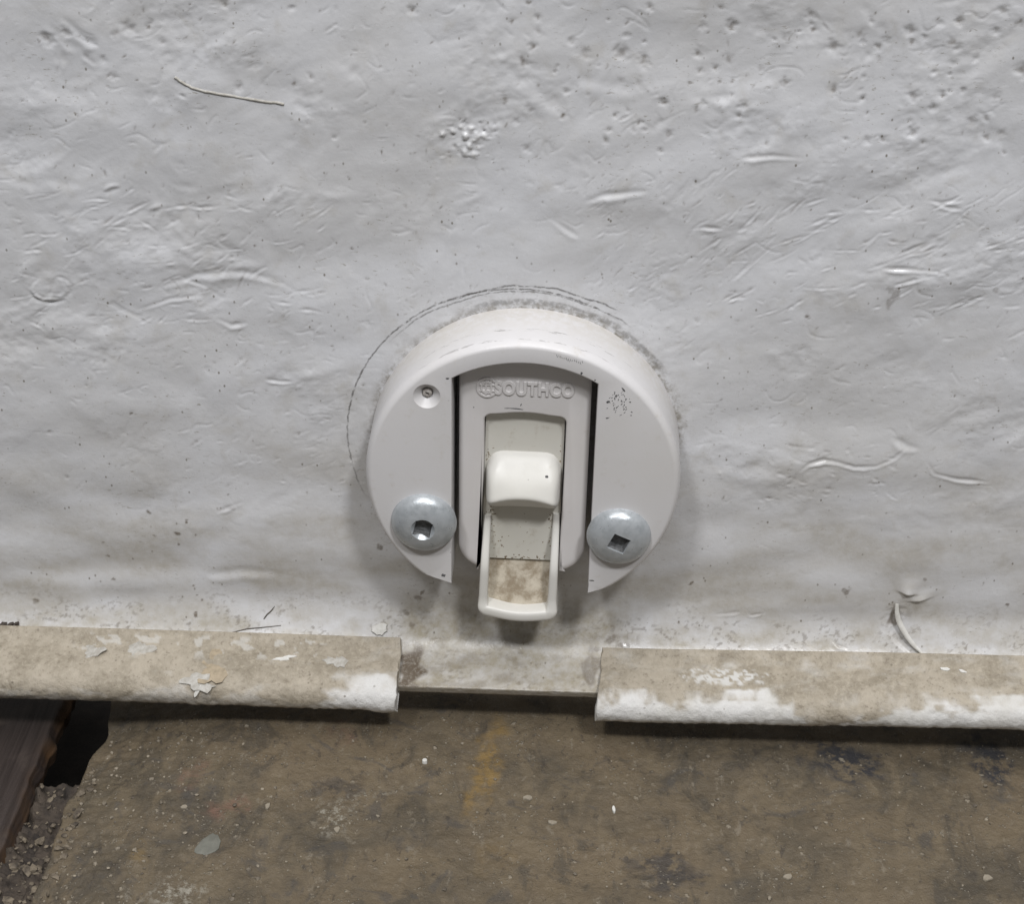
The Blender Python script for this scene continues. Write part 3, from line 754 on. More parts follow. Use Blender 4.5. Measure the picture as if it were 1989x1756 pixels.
bmesh.ops.triangulate(bm, faces=[f for f in bm.faces if len(f.verts) > 4])
bm.to_mesh(me); bm.free()
housing = link('housing', me, M_disc, latch)
# countersunk hole
def lathe(name, profile, center, seg=48, mat=None, parent=None, caps=True, axis='y'):
    """profile: (radius, forward) pairs; forward is towards the viewer (-y)."""
    V = []; Fc = []
    for r_, h in profile:
        for k in range(seg):
            a = 2 * math.pi * k / seg
            V.append((center[0] + r_ * math.cos(a), center[1] - h, center[2] + r_ * math.sin(a)))
    for i in range(len(profile) - 1):
        for k in range(seg):
            k2 = (k + 1) % seg
            Fc.append((i * seg + k, i * seg + k2, (i + 1) * seg + k2, (i + 1) * seg + k))
    if caps:
        Fc.append(tuple(range(seg))); Fc.append(tuple((len(profile) - 1) * seg + k for k in range(seg)))
    return link(name, mesh(name, V, Fc, 35), mat, parent)
HX, HZ = -18.0, 18.0
cut = lathe('cut', [(0.9, -3.2), (1.05, -1.6), (2.55, 0.0), (2.75, 0.12), (2.75, 1.0)], (HX, -TD, HZ), 40)
boolean(housing, [cut])
# dirt and scuff marks on the housing
hm = housing.data
co = np.zeros(len(hm.vertices) * 3, np.float32); hm.vertices.foreach_get('co', co); co = co.reshape(-1, 3) / MM
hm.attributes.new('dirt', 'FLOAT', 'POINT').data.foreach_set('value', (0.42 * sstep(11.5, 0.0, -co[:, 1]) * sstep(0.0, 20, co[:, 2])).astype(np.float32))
# rivet pin in the hole
pin = lathe('rivet_pin', [(0.95, -2.8), (0.95, -1.5), (0.8, -1.15), (0.35, -1.05), (0.3, -1.6)], (HX, -TD, HZ), 14, M_pin, latch)
for v in pin.data.vertices: v.co += Vector((rnd.uniform(-.12, .12), rnd.uniform(-.12, .12), rnd.uniform(-.12, .12))) * MM
# scuffs: thin flat smears of black rubber lying on the plastic
M_scuff = simple('black_rubber_scuff', (0.07, 0.07, 0.075), (0.20, 0.20, 0.20), 2.5, 0.7)
def smear(parent, y, spots, name='scuff_mark', mat=None):
    V = []; Fc = []
    for (sx, sz, ln, wd, an) in spots:
        b = len(V); k = 8
        for i in range(k):
            t = 2 * math.pi * i / k; rr_ = 1 + rnd.uniform(-.35, .3)
            u, v = ln / 2 * math.cos(t) * rr_, wd / 2 * math.sin(t) * rr_
            V.append((sx + u * math.cos(an) - v * math.sin(an), y - 0.02, sz + u * math.sin(an) + v * math.cos(an)))
        for i in range(k):
            v_ = V[b + i]; V.append((v_[0], y + 0.04, v_[2]))
        Fc.append(tuple(b + i for i in range(k)))
        for i in range(k): Fc.append((b + i, b + (i + 1) % k, b + k + (i + 1) % k, b + k + i))
    o = link(name, mesh(name, V, Fc), mat or M_scuff, parent); o['kind'] = 'stuff'; return o
spots = []
def sp_at(px, py, ln, wd, an, y=-TD):
    q = on_y(px, py, y); spots.append((q[0], q[2], ln, wd, an))
for _ in range(60):
    a, b = rnd.gauss(1203, 13), rnd.gauss(781, 12)
    if b < 752 + max(0, a - 1200) * 0.8: continue
    sp_at(a, b, rnd.uniform(.15, .55), rnd.uniform(.1, .22), rnd.uniform(.6, 1.8))
for px, py, l, w_, a in ((1211, 757, 1.0, .4, -.9), (1181, 781, .8, .5, .6), (1197, 770, .9, .25, 1.4), (1224, 781, .4, .3, .2), (1180, 812, .6, .3, .2), (1130, 725, .6, .5, .8), (1156, 738, .35, .35, 0), (1150, 1128, 1.1, .35, 0.05), (862, 1118, .9, .8, .5), (869, 735, .7, .4, .2)):
    sp_at(px, py, l, w_, a)
for k in range(14):
    sp_at(1082 + k * 3.8, 693 + k * 0.9 + rnd.uniform(-2, 2), rnd.uniform(.3, .8), .10, 1.9)
smear(latch, -TD, spots)

# inner faceplate with the open channel
PF, PT_ = -9.6, 4.2
px_, cl, cr, ct = 12.35, -7.55, 7.85, 12.9
def faceplate():
    o = []                                                        # outline x, z, inward normal, bevel
    def arcp(cx, cz, r_, a0, a1, n, sgn, bv):
        for k in range(n + 1):
            a = a0 + (a1 - a0) * k / n
            o.append((cx + r_ * math.cos(a), cz + r_ * math.sin(a), -sgn * math.cos(a), -sgn * math.sin(a), bv))
    P2 = math.pi
    # clockwise: left bottom edge near channel, up the left side, top, right side, then channel
    o.append((cl - 1.2, -23.6, 0, 1, .5)); 
    arcp(-px_ + 6.0, -17.4, 6.0, -P2 / 2 - .35, -P2, 10, 1, 1.6)
    for z_ in np.linspace(-12, 22, 9): o.append((-px_, z_, 1, 0, 1.6))
    for k in range(1, 12):
        t = -1 + 2 * k / 12; o.append((t * (px_ - .1), 22 + 2.6 * (1 - t * t), 0, -1, .6))
    for z_ in np.linspace(22, -12, 9): o.append((px_, z_, -1, 0, 1.6))
    arcp(px_ - 6.0, -17.4, 6.0, 0, -P2 / 2 + .35, 10, 1, 1.6)
    o.append((cr + .9, -23.3, 0, 1, .5))
    o.append((cr - .25, -23.0, 1, .4, .45))
    for z_ in np.linspace(-20, ct - 2.2, 9): o.append((cr + .0 + (z_ < 0) * z_ * .018, z_, 1, 0, .45))
    arcp(cr - 1.4, ct - 2.0, 1.4, 0, P2 / 2 - .2, 6, -1, .45)
    for k in range(1, 8):
        t = 1 - 2 * k / 8; o.append((.15 + t * 6.0, ct - .75 + .75 * (1 - t * t), 0, 1, .45))
    arcp(cl + 1.4, ct - 2.0, 1.4, P2 / 2 + .2, P2, 6, -1, .45)
    for z_ in np.linspace(ct - 2.2, -20, 9): o.append((cl + (z_ < 0) * z_ * .03, z_, -1, 0, .45))
    o.append((cl - .75, -23.4, -1, .4, .45))
    o = np.array(o); n = len(o); V = []; Fc = []
    def rg(ins, dep):
        for p in o: V.append((p[0] + p[2] * ins(p), dep(p), p[1] + p[3] * ins(p)))
    rg(lambda p: 0, lambda p: PF + PT_)
    for k in range(7):
        a = math.pi / 2 * k / 6
        rg(lambda p: p[4] * (1 - math.cos(a)), lambda p: PF + min(p[4], .9) * (1 - math.sin(a)))
    for r_ in range(7):
        for k in range(n):
            k2 = (k + 1) % n; Fc.append((r_ * n + k, r_ * n + k2, (r_ + 1) * n + k2, (r_ + 1) * n + k))
    Fc.append(tuple(7 * n + k for k in range(n))); Fc.append(tuple(range(n)))
    return mesh('faceplate', V, Fc, 32)
face = link('faceplate', faceplate(), M_plate, latch)
# backing body between faceplate and panel
def slab_xz(name, poly, y0, y1, mat, parent, bev=0.3):
    V = []; Fc = []; n = len(poly); c = np.mean(poly, 0)
    for (x_, z_) in poly: V.append((x_, y1, z_))
    for (x_, z_) in poly: V.append((x_, y0 + bev, z_))
    for (x_, z_) in poly:
        d = c - np.array([x_, z_]); d = d / np.linalg.norm(d) * bev
        V.append((x_ + d[0], y0, z_ + d[1]))
    for r_ in range(2):
        for k in range(n):
            k2 = (k + 1) % n; Fc.append((r_ * n + k, r_ * n + k2, (r_ + 1) * n + k2, (r_ + 1) * n + k))
    Fc.append(tuple(2 * n + k for k in range(n))); Fc.append(tuple(range(n)))
    return link(name, mesh(name, V, Fc, 35), mat, parent)
base_poly = [(-10.6, 23.5), (10.6, 23.5), (10.6, -19)] + [(10.6 * math.cos(a), -19 - 4.6 * math.sin(a)) for a in np.linspace(0.3, math.pi - 0.3, 13)] + [(-10.6, -19)]
slab_xz('backing_body', base_poly, -5.2, 0.4, M_plate, latch)

# raised lettering and emblem on the faceplate
cu = bpy.data.curves.new('lettering', 'FONT')
cu.body = 'SOUTHCO'; cu.size = 1.0; cu.extrude = 0.09; cu.offset = 0.028; cu.bevel_depth = 0.018; cu.bevel_resolution = 1
cu.space_character = 1.12
to = bpy.data.objects.new('lettering_curve', cu); col.objects.link(to)
tm = bpy.data.meshes.new_from_object(to.evaluated_get(bpy.context.evaluated_depsgraph_get()))
bpy.data.objects.remove(to)
tc = np.zeros(len(tm.vertices) * 3, np.float32); tm.vertices.foreach_get('co', tc); tc = tc.reshape(-1, 3)
lo, hi = tc.min(0), tc.max(0)
tx0, tx1, tz0, tz1 = -5.7, 9.1, 16.75, 19.75
nx_ = tx0 + (tc[:, 0] - lo[0]) / (hi[0] - lo[0]) * (tx1 - tx0)
nz_ = tz0 + (tc[:, 1] - lo[1]) / (hi[1] - lo[1]) * (tz1 - tz0)
nd_ = (tc[:, 2] - lo[2]) / (hi[2] - lo[2])
newc = np.stack([nx_, PF + 0.12 - 0.42 * nd_, nz_], -1) * MM
tm.vertices.foreach_set('co', newc.astype(np.float32).ravel()); tm.update()
tm.materials.clear(); smooth(tm, 40)
lettering = link('lettering', tm, M_plate, face)
V = []; Fc = []
def bar(p, q, w_, y0, y1):
    p, q = np.array(p, float), np.array(q, float); d = (q - p) / np.linalg.norm(q - p); s_ = np.array([-d[1], d[0]]) * w_ / 2
    b = len(V)
    for y_, k_ in ((y0, 1.0), (y1, .7)):
        for c_ in (p - s_ * k_, q - s_ * k_, q + s_ * k_, p + s_ * k_): V.append((c_[0], y_, c_[1]))
    for f in ((0, 1, 2, 3), (4, 5, 6, 7), (0, 1, 5, 4), (1, 2, 6, 5), (2, 3, 7, 6), (3, 0, 4, 7)): Fc.append(tuple(b + i for i in f))
ec = (-7.1, 18.2)
for r_, a0, a1 in ((1.95, 0.7, 5.6), (1.15, 1.0, 5.3)):
    pp = [(ec[0] + r_ * .95 * math.cos(a), ec[1] + r_ * math.sin(a)) for a in np.linspace(a0, a1, 16)]
    for p, q in zip(pp[:-1], pp[1:]): bar(p, q, .42, PF + .1, PF - .28)
for dx in (-.2, .75): bar((ec[0] + dx, ec[1] - 1.5), (ec[0] + dx, ec[1] + 1.5), .36, PF + .1, PF - .26)
for dz in (-.75, .55): bar((ec[0] - 1.4, ec[1] + dz), (ec[0] + 1.5, ec[1] + dz), .3, PF + .1, PF - .22)
link('emblem', mesh('emblem', V, Fc, 30), M_plate, face)
spots = []
for px, py, l, w_, a in ((1003, 794, 2.6, .28, -.05), (985, 793, 1.2, .15, .05), (1012, 786, .8, .18, 1.2), (920, 791, .3, .25, 0), (948, 873, .2, .2, 0)):
    sp_at(px, py, l, w_, a, PF)
smear(face, PF, spots)

# slider: bed, thumb nub, finger pull
slider = empty('slider', (0, -7.5, 0)); slider.parent = latch
def place(o):
    o.parent = slider
    for v in o.data.vertices: v.co.y += 7.5 * MM
    return o
SY = -7.5
bed_poly = [(-7.35, 13.6), (7.65, 13.6), (7.4, -22.0), (-7.9, -22.0)]
bed = slab_xz('slider_bed', bed_poly, SY, -4.2, M_ivory, None, .15); place(bed)
pocket_poly = [(-7.4, -21.6), (6.9, -21.6), (6.5, -31.3), (-7.8, -31.3)]
pk = slab_xz('pull_floor', pocket_poly, SY + 0.9, -4.4, M_pocket, None, .1); place(pk)
for v in pk.data.vertices:                                        # scooped floor rising to the lip
    v.co.y -= max(0.0, -22.2 - v.co.z / MM) * 0.42 * MM
# nub as a lofted sheet closed at the back
nu, nv = 33, 25
G = np.zeros((nv, nu, 3))
for i in range(nu):
    s_ = -1 + 2 * i / (nu - 1); x_ = 0.05 + 7.15 * math.copysign(abs(s_) ** 0.8, s_)
    e = abs((x_ - .05) / 7.2)
    g = (1 - min(e, 1) ** 14) ** 0.5
    ztop = 3.3 - 3.2 * e ** 7; zc = -3.5 - 1.8 * e ** 2.2; zb = -7.9 + .5 * math.cos(s_ * math.pi / 2) + 0.5 * e ** 10
    prf = [(ztop, -7.2), (ztop - .15, -7.9), (ztop - .7, -8.8), (1.6 - 1.6 * e ** 6, -9.9), (.2 - .8 * e ** 6, -11.2), (-1.2 - .5 * e ** 4, -12.5), (zc + .9, -13.4), (zc + .2, -13.85), (zc - .35, -13.8), (zc - .8, -13.4),
           ((zc + zb) / 2 - .3, -12.2), (zb + .35, -11.1), (zb + .05, -10.6), (zb, -10.0), (zb + .1, -7.2)]
    prf = np.array(prf); tt_ = np.linspace(0, len(prf) - 1, nv)
    zz_ = np.interp(tt_, range(len(prf)), prf[:, 0]); yy_ = np.interp(tt_, range(len(prf)), prf[:, 1])
    for _ in range(1):
        zz_[1:-1] = (zz_[:-2] + 2 * zz_[1:-1] + zz_[2:]) / 4; yy_[1:-1] = (yy_[:-2] + 2 * yy_[1:-1] + yy_[2:]) / 4
    G[:, i, 0] = x_; G[:, i, 1] = -7.2 + (yy_ + 7.2) * max(g, .0); G[:, i, 2] = zz_
nub = link('thumb_nub', grid_mesh('thumb_nub', G), M_white); place(nub)
spn = []
def nub_mark(px, py, ln, wd, an):
    # find the nub surface under the pixel
    rr_ = ray(px, py); best = None
    Q = G.reshape(-1, 3); v = Q - CAM; t_ = v @ rr_ / (rr_ @ rr_); d_ = np.linalg.norm(v - t_[:, None] * rr_, axis=1)
    d_ = d_ + 0.0 * t_; k = int(d_.argmin()); return Q[k]
q = nub_mark(1062, 931, 0, 0, 0)
V = []; Fc = []
blob = lathe('stuck_speck', [(.02, .16), (.28, .1), (.34, -.1)], (q[0], q[1], q[2]), 9, M_scuff); place(blob)
M_grime = simple('brown_grime', (0.16, 0.115, 0.07), (0.34, 0.275, 0.19), 1.2, 0.85)
spots = []
for cx_, cy_, n_, sx_, sy_, big in ((948, 1012, 46, 7, 15, .9), (940, 1052, 18, 4, 16, .7), (960, 1050, 12, 16, 8, .55), (1072, 1035, 20, 4, 22, .6), (1010, 1083, 34, 38, 2.5, .7), (952, 885, 14, 9, 6, .5), (1090, 880, 14, 3, 14, .5), (1000, 1045, 10, 30, 20, .3)):
    for _ in range(n_):
        q = on_y(rnd.gauss(cx_, sx_), rnd.gauss(cy_, sy_), SY)
        if -7.2 < q[0] < 7.0 and q[2] > -21.8: spots.append((q[0], q[2], rnd.uniform(.15, big), rnd.uniform(.1, .35), rnd.uniform(0, 3)))
gs = smear(None, SY, spots, 'grime_flecks', M_grime); place(gs)
# U-shaped finger pull: rounded wall swept along a U path
path = []
for z_ in np.linspace(-11.5, -29.6, 20): path.append((-6.75 - .028 * (-11.5 - z_), z_))
for a in np.linspace(math.pi, 1.5 * math.pi, 7)[1:]: path.append((-5.95 + 1.3 * math.cos(a), -29.8 + 1.3 * math.sin(a)))
for t in np.linspace(0, 1, 11)[1:-1]: path.append((-5.95 + 11.1 * t, -31.1 - 0.75 * math.sin(math.pi * t) - .5 * t))
for a in np.linspace(1.5 * math.pi, 2 * math.pi, 7): path.append((5.15 + 1.3 * math.cos(a), -30.3 + 1.3 * math.sin(a)))
for z_ in np.linspace(-29.6, -10.5, 20)[1:]: path.append((6.45 + .012 * (z_ + 29.6), z_))
path = np.array(path); V = []; Fc = []; NS = 14
for k in range(len(path)):
    t = path[min(k + 1, len(path) - 1)] - path[max(k - 1, 0)]; t /= np.linalg.norm(t); s_ = np.array([-t[1], t[0]])
    z_ = path[k][1]
    bottom = float(sstep(-28.5, -31, z_))
    top = -8.2 - 4.6 * float(sstep(-10.5, -22, z_)) - 0.5 * bottom
    half = 0.72 + 0.14 * float(sstep(-12, -24, z_)) + .32 * bottom
    pr = []
    for a in np.linspace(-math.pi / 2, math.pi / 2, 10): pr.append((half * math.copysign(abs(math.sin(a)) ** .7, math.sin(a)), top + .75 * (1 - abs(math.cos(a)) ** .7)))
    pr += [(half, top + 2.2), (half * .95, -4.5), (-half * .95, -4.5), (-half, top + 2.2)]
    for (l_, y_) in pr: V.append((path[k][0] + s_[0] * l_, y_, path[k][1] + s_[1] * l_))
for k in range(len(path) - 1):
    for a in range(NS): Fc.append((k * NS + a, k * NS + (a + 1) % NS, (k + 1) * NS + (a + 1) % NS, (k + 1) * NS + a))
Fc.append(tuple(range(NS))); Fc.append(tuple((len(path) - 1) * NS + a for a in range(NS)))
pull = link('finger_pull', mesh('finger_pull', V, Fc, 50), M_white); place(pull)

# screws with square drive
def screw(cx, cz, R0, H0, spin, flare, label, seed):
    prof_ = [(R0 * .9, -2.6), (R0 * .985, -.15), (R0, .12), (R0 * .985, .38)]
    for k in range(1, 13):
        a = k / 12; prof_.append((R0 * .985 * math.cos(a * math.pi / 2 * .995) ** .9, .38 + (H0 - .38) * math.sin(a * math.pi / 2) ** .95))
    prof_ = prof_[:-1] + [(0.05, H0)]
    s = lathe('screw', prof_, (cx, -TD, cz), 56, M_zinc, latch)
    V = []; Fc = []
    for (hs, f) in ((1.55, H0 - 2.2), (1.64, H0 - .4), (1.80, H0 - .02), (1.95, H0 + 1)):
        for k in range(4):
            a = spin + math.pi / 4 + k * math.pi / 2; V.append((cx + hs * 1.414 * math.cos(a), -TD - f, cz + hs * 1.414 * math.sin(a)))
    for r_ in range(3):
        for k in range(4): Fc.append((r_ * 4 + k, r_ * 4 + (k + 1) % 4, r_ * 4 + 4 + (k + 1) % 4, r_ * 4 + 4 + k))
    Fc += [(0, 1, 2, 3), (12, 13, 14, 15)]
    c1 = link('cut', mesh('cut', V, Fc)); cs = [c1]
    if flare: cs.append(lathe('cut', [(1.5, H0 - 1.1), (2.35, H0 - .12), (2.5, H0 + .6)], (cx, -TD, cz), 24))
    boolean(s, cs)
    s.data.materials.append(M_socket_shade)                              # shade inside the drive socket, put in as a darker metal colour
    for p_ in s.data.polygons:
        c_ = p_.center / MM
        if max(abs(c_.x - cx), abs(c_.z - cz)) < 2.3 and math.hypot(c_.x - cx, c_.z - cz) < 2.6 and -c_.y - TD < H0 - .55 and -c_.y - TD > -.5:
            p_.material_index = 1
    s['label'] = label
    return s
screw(-18.7, -9.8, 6.35, 3.1, -0.22, True, 'galvanised dome screw with a rounded square recess, left', 1)
screw(18.8, -11.1, 6.2, 3.1, -0.42, False, 'galvanised dome screw with a sharp square recess, right', 2)

# ------------------------------------------------------------------ floor
FZ = -63.8
fx = np.concatenate([np.full(5, -88.0), np.arange(-88.0, 140, 0.42)])
drop = np.concatenate([[-16, -10, -6, -3, -1.2], np.zeros(len(fx) - 5)])
fy = np.arange(-170, 45, 0.42)
FX, FY = np.meshgrid(fx, fy)
DR = np.broadcast_to(drop, FX.shape)
edge = 1.5 * fbm(FY / 14, FY * 0, 2, 101, 0.3)
ew = np.exp(-(FX + 88) / 6.0)
FH = 0.30 * fbm(FX / 16, FY / 14, 3, 102) + 0.20 * fbm(FX / 4.5, FY / 4.5, 3, 103) + 0.20 * np.clip(fbm(FX / 1.5, FY / 1.5, 3, 104) - .15, 0, 1) - .22 * np.clip(fbm(FX / 2.2, FY / 2.2, 3, 106) - .35, 0, 1)
FH += 0.35 * np.exp(-(FX + 88) / 18) * sstep(-88, -84, FX) * fbm(FX / 2.2, FY / 1.8, 3, 105)
FH += -5.0 * sstep(-55, -90, FX) * sstep(-45, -8, FY) - 1.2 * sstep(-70, -90, FX)
def fmask(px, py, rx, ry, rot=0, seed=0):
    c_ = on_z(px, py, FZ); u = (FX - c_[0]) * math.cos(rot) + (FY - c_[1]) * math.sin(rot); v = -(FX - c_[0]) * math.sin(rot) + (FY - c_[1]) * math.cos(rot)
    return sstep(1.1, .35, np.hypot(u / rx, v / ry) + .45 * fbm(FX / 5, FY / 5, 3, 110 + seed))
yellow = np.maximum(np.maximum(fmask(948, 1485, 3.6, 16, -.12), fmask(915, 1545, 1.6, 5, -.3, 1)), .25 * fmask(960, 1660, 5, 6, 0, 2))
yellow = np.maximum(yellow, .4 * fmask(270, 1660, 2.0, 4, .3, 8))
red = np.maximum(.7 * fmask(380, 1500, 3, 6, 0, 3), fmask(440, 1570, 5, 4, .5, 4)); red = np.maximum(red, .5 * fmask(660, 1430, 4, 5, 0, 5))
black = np.maximum(fmask(1640, 1480, 10, 7, -.2, 6), fmask(1920, 1480, 5, 9, 0, 7)); black = np.maximum(black, .7 * fmask(1290, 1690, 8, 7, 0, 9))
black = np.maximum(black, .5 * fmask(660, 1530, 10, 4, .2, 10))
pale = np.maximum(fmask(650, 1585, 4.2, 6, .1, 11), fmask(340, 1735, 8, 5, .2, 12)); pale = np.maximum(pale, .6 * fmask(720, 1545, 8, 1.6, .35, 13))
FH += .25 * pale * np.clip(fbm(FX / 1.2, FY / 1.2, 2, 120) + .4, 0, 1) - .12 * black
FP = np.stack([FX + edge * ew, FY, FZ + FH + DR], -1)
fl = link('floor', grid_mesh('floor', FP, {'yellow': yellow, 'red': red, 'black': black, 'pale': pale}, flip=True), M_floor)
tag(fl, kind='structure')
def floor_z(x, y):
    i = min(max(int((x + 88) / .42) + 5, 0), len(fx) - 1); j = min(max(int((y + 170) / .42), 0), len(fy) - 1)
    return FZ + FH[j, i]
gx_ = np.linspace(-200, 160, 20); gy_ = np.linspace(-220, 160, 20)
GX2, GY2 = np.meshgrid(gx_, gy_)
gr = link('ground', grid_mesh('ground', np.stack([GX2, GY2, np.full_like(GX2, -125.0)], -1), flip=True), M_dark); tag(gr, kind='structure')

# board on the left
bx = np.concatenate([np.arange(-150, -99.5, .5), np.linspace(-99.5, -98.2, 8)])
by = np.arange(-170, 60, .8)
BX, BY = np.meshgrid(bx, by)
eb = 0.7 * fbm(BY / 6, BY * 0, 4, 131)
BZ = -70.0 + .12 * fbm(BX / 1.2, BY / 30, 3, 132) - .5 * np.exp(-((BX + 104.3) / .35) ** 2) - .35 * np.exp(-((BX + 113) / .4) ** 2)
BZ = BZ - 3.0 * sstep(-99.6, -98.0, BX)
rowsB = np.stack([BX + eb * np.exp((BX + 98.2) / 2.0), BY, BZ], -1)
side = np.stack([rowsB[:, -1, 0][:, None] + np.linspace(.1, .9, 6)[None] * -0.6, np.repeat(by[:, None], 6, 1), rowsB[:, -1, 2][:, None] - np.linspace(.4, 3.0, 6)[None]], -1)
bm_ = np.concatenate([rowsB, side], 1)
edge_at = np.concatenate([np.exp((BX + 98.6) / .8).clip(0, 1), np.ones((len(by), 6)) * .8], 1) * np.clip(.6 + .8 * np.concatenate([fbm(BX / 3, BY / 5, 3, 133), np.zeros((len(by), 6))], 1), 0, 1)
bd = link('wooden_board', grid_mesh('wooden_board', bm_, {'edge': edge_at}, flip=True), M_wood)
tag(bd, 'dark stained wooden board at the lower left corner beside the floor edge', 'board')

# crumbled dirt between board and floor edge
rx_ = np.arange(-104, -82, .4); ry_ = np.arange(-170, 10, .4)
RX, RY = np.meshgrid(rx_, ry_)
RZ = -74.5 + 5.0 * sstep(-30, -62, RY) + 1.6 * fbm(RX / 4, RY / 4, 4, 141) + .8 * fbm(RX / 1.5, RY / 1.5, 3, 142) + 2.0 * sstep(-92, -87, RX)
RZ -= 55 * sstep(-22, -13, RY + 1.0 * pn(RX / 5, RY * 0, 143))
rb = link('rubble', grid_mesh('rubble', np.stack([RX, RY, RZ], -1), flip=True), M_rubble)
tag(rb, 'crumbled dirt filling the gap between board and floor', None, None, 'stuff')

# ------------------------------------------------------------------ loose bits
def chunk(c, r, sq=(1, 1, 1), rot=None):
    """irregular faceted pebble: 12 verts"""
    base = [(0, 0, 1), (0, 0, -1)]
    for k in range(5):
        a = 2 * math.pi * k / 5; base.append((math.cos(a) * .9, math.sin(a) * .9, .45)); base.append((math.cos(a + .6) * .9, math.sin(a + .6) * .9, -.45))
    rot = rot or rnd.uniform(0, 6.3)
    Vv = []
    for b in base:
        j = 1 + rnd.uniform(-.3, .3); x_, y_, z_ = b[0] * j * sq[0] * r, b[1] * j * sq[1] * r, b[2] * j * sq[2] * r
        Vv.append((c[0] + x_ * math.cos(rot) - y_ * math.sin(rot), c[1] + x_ * math.sin(rot) + y_ * math.cos(rot), c[2] + z_))
    Ff = []
    for k in range(5):
        t0, b0, t1, b1 = 2 + 2 * k, 3 + 2 * k, 2 + 2 * ((k + 1) % 5), 3 + 2 * ((k + 1) % 5)
        Ff += [(0, t0, t1), (1, b1, b0), (t0, b0, t1), (b0, b1, t1)]
    return Vv, Ff
def many(name, items, mat, label):
    V = []; Fc = []
    for it in items:
        v, f = chunk(*it); b = len(V); V += v; Fc += [tuple(i + b for i in q) for q in f]
    o = link(name, mesh(name, V, Fc, 25), mat); tag(o, label, None, None, 'stuff'); return o
items = []
for _ in range(700):
    x_, y_ = rnd.uniform(-90, 100), rnd.uniform(-75, -8)
    if rnd.random() < .45: x_ = -88 + abs(rnd.gauss(0, 22))
    if x_ < -85.5: continue
    r_ = min(.7, .12 + abs(rnd.gauss(0, .17)))
    items.append(((x_, y_, floor_z(x_, y_) + r_ * .3), r_, (1, rnd.uniform(.5, 1.2), rnd.uniform(.5, .9))))
many('grit', items, M_grit, 'pale grit scattered over the floor')
items = []
for _ in range(340):
    x_, y_ = rnd.uniform(-99, -84), -75 + 52 * rnd.random() ** 1.4
    j = min(int((y_ + 170) / .4), len(ry_) - 1); i = min(int((x_ + 104) / .4), len(rx_) - 1)
    zf = max(RZ[j, i], floor_z(x_, y_) if x_ > -87.5 else -99)
    r_ = .15 + abs(rnd.gauss(0, .42)); r_ = min(r_, 1.5)
    items.append(((x_, y_, zf + r_ * .25), r_, (1, rnd.uniform(.4, 1.2), rnd.uniform(.35, .8))))
many('rubble_chips', items, M_crumb, 'broken chips lying in the crumbled dirt')

def flake(name, c, rx__, ry__, thick, mat, label, cat, nrm=(0, 0, 1), rot=0.0, n=12, jag=.25, curl=0.0, group=None):
    """thin irregular chip with its own thickness lying on a surface with normal nrm"""
    nrm = Vector(nrm).normalized(); t1 = nrm.orthogonal().normalized()
    if abs(nrm.z) > .3: t1 = (Vector((1, 0, 0)) - nrm * nrm.x).normalized()
    t2 = nrm.cross(t1); V = []; Fc = []
    n = n if n < 10 else 22
    f1, f2 = rnd.uniform(0, 6), rnd.uniform(0, 6)
    ph = [1 + jag * (.55 * math.sin(2 * (2 * math.pi * k / n) + f1) + .5 * math.sin(3 * (2 * math.pi * k / n) + f2) + rnd.uniform(-.55, .55)) for k in range(n)]
    for lev, sc_ in ((0, 1.0), (thick * .6, 1.0), (thick, .9)):
        for k in range(n):
            a = 2 * math.pi * k / n; u, v = rx__ * math.cos(a) * ph[k] * sc_, ry__ * math.sin(a) * ph[k] * sc_
            u, v = u * math.cos(rot) - v * math.sin(rot), u * math.sin(rot) + v * math.cos(rot)
            V.append(Vector((0, 0, 0)) + t1 * u + t2 * v + nrm * (lev + curl * (u * u) / (rx__ * rx__)))
    for r_ in range(2):
        for k in range(n): Fc.append((r_ * n + k, r_ * n + (k + 1) % n, (r_ + 1) * n + (k + 1) % n, (r_ + 1) * n + k))
    top = len(V); V.append(nrm * thick); bot = len(V); V.append(nrm * 0)
    for k in range(n):
        Fc.append((2 * n + k, 2 * n + (k + 1) % n, top)); Fc.append((k, (k + 1) % n, bot))
    o = link(name, mesh(name, V, Fc, 30), mat, None, c)
    tag(o, label, cat, group); return o
def on_floor(px, py):
    p = on_z(px, py, FZ)
    for _ in range(4): p = on_z(px, py, floor_z(p[0], p[1]))
    return p
p = on_floor(825, 1482); flake('bead', (p[0], p[1], p[2] - .1), .55, .5, .85, M_chipw, 'small round white bead on the floor below the left trim end', 'bead', jag=.08)
p = on_floor(405, 1643); flake('flake', (p[0], p[1], p[2]), 1.9, 3.2, .3, M_flakegreen, 'smooth grey-green flake lying on the floor at lower left', 'flake', rot=-.35, jag=.15)
p = on_floor(1192, 1575); flake('grain', (p[0], p[1], p[2]), .35, .9, .5, M_chipw, 'tiny white upright grain on the floor right of centre', 'grain', rot=.1, jag=.1)
p = on_floor(1026, 1552); flake('stone_chip', (p[0], p[1], p[2]), 1.0, .7, .4, M_stone, 'cream stone chip on the floor right of the yellow streak', 'chip', rot=.4, n=8, jag=.32)
p = on_floor(1530, 1706); flake('stone_chip', (p[0], p[1], p[2]), 1.0, .8, .4, M_stone, 'pale tan stone chip near the bottom edge right of centre', 'chip', rot=.9, n=8, jag=.32)
p = on_floor(1917, 1708); flake('stone_chip', (p[0], p[1], p[2]), 1.1, .7, .4, M_stone, 'pale tan stone chip near the lower right corner', 'chip', rot=.5, n=8, jag=.32)
p = on_floor(1073, 1600); flake('stone_chip', (p[0], p[1], p[2]), 1.0, .6, .4, M_stone, 'flat pale stone chip below the cream chip at floor centre', 'chip', rot=.1, n=8, jag=.32)
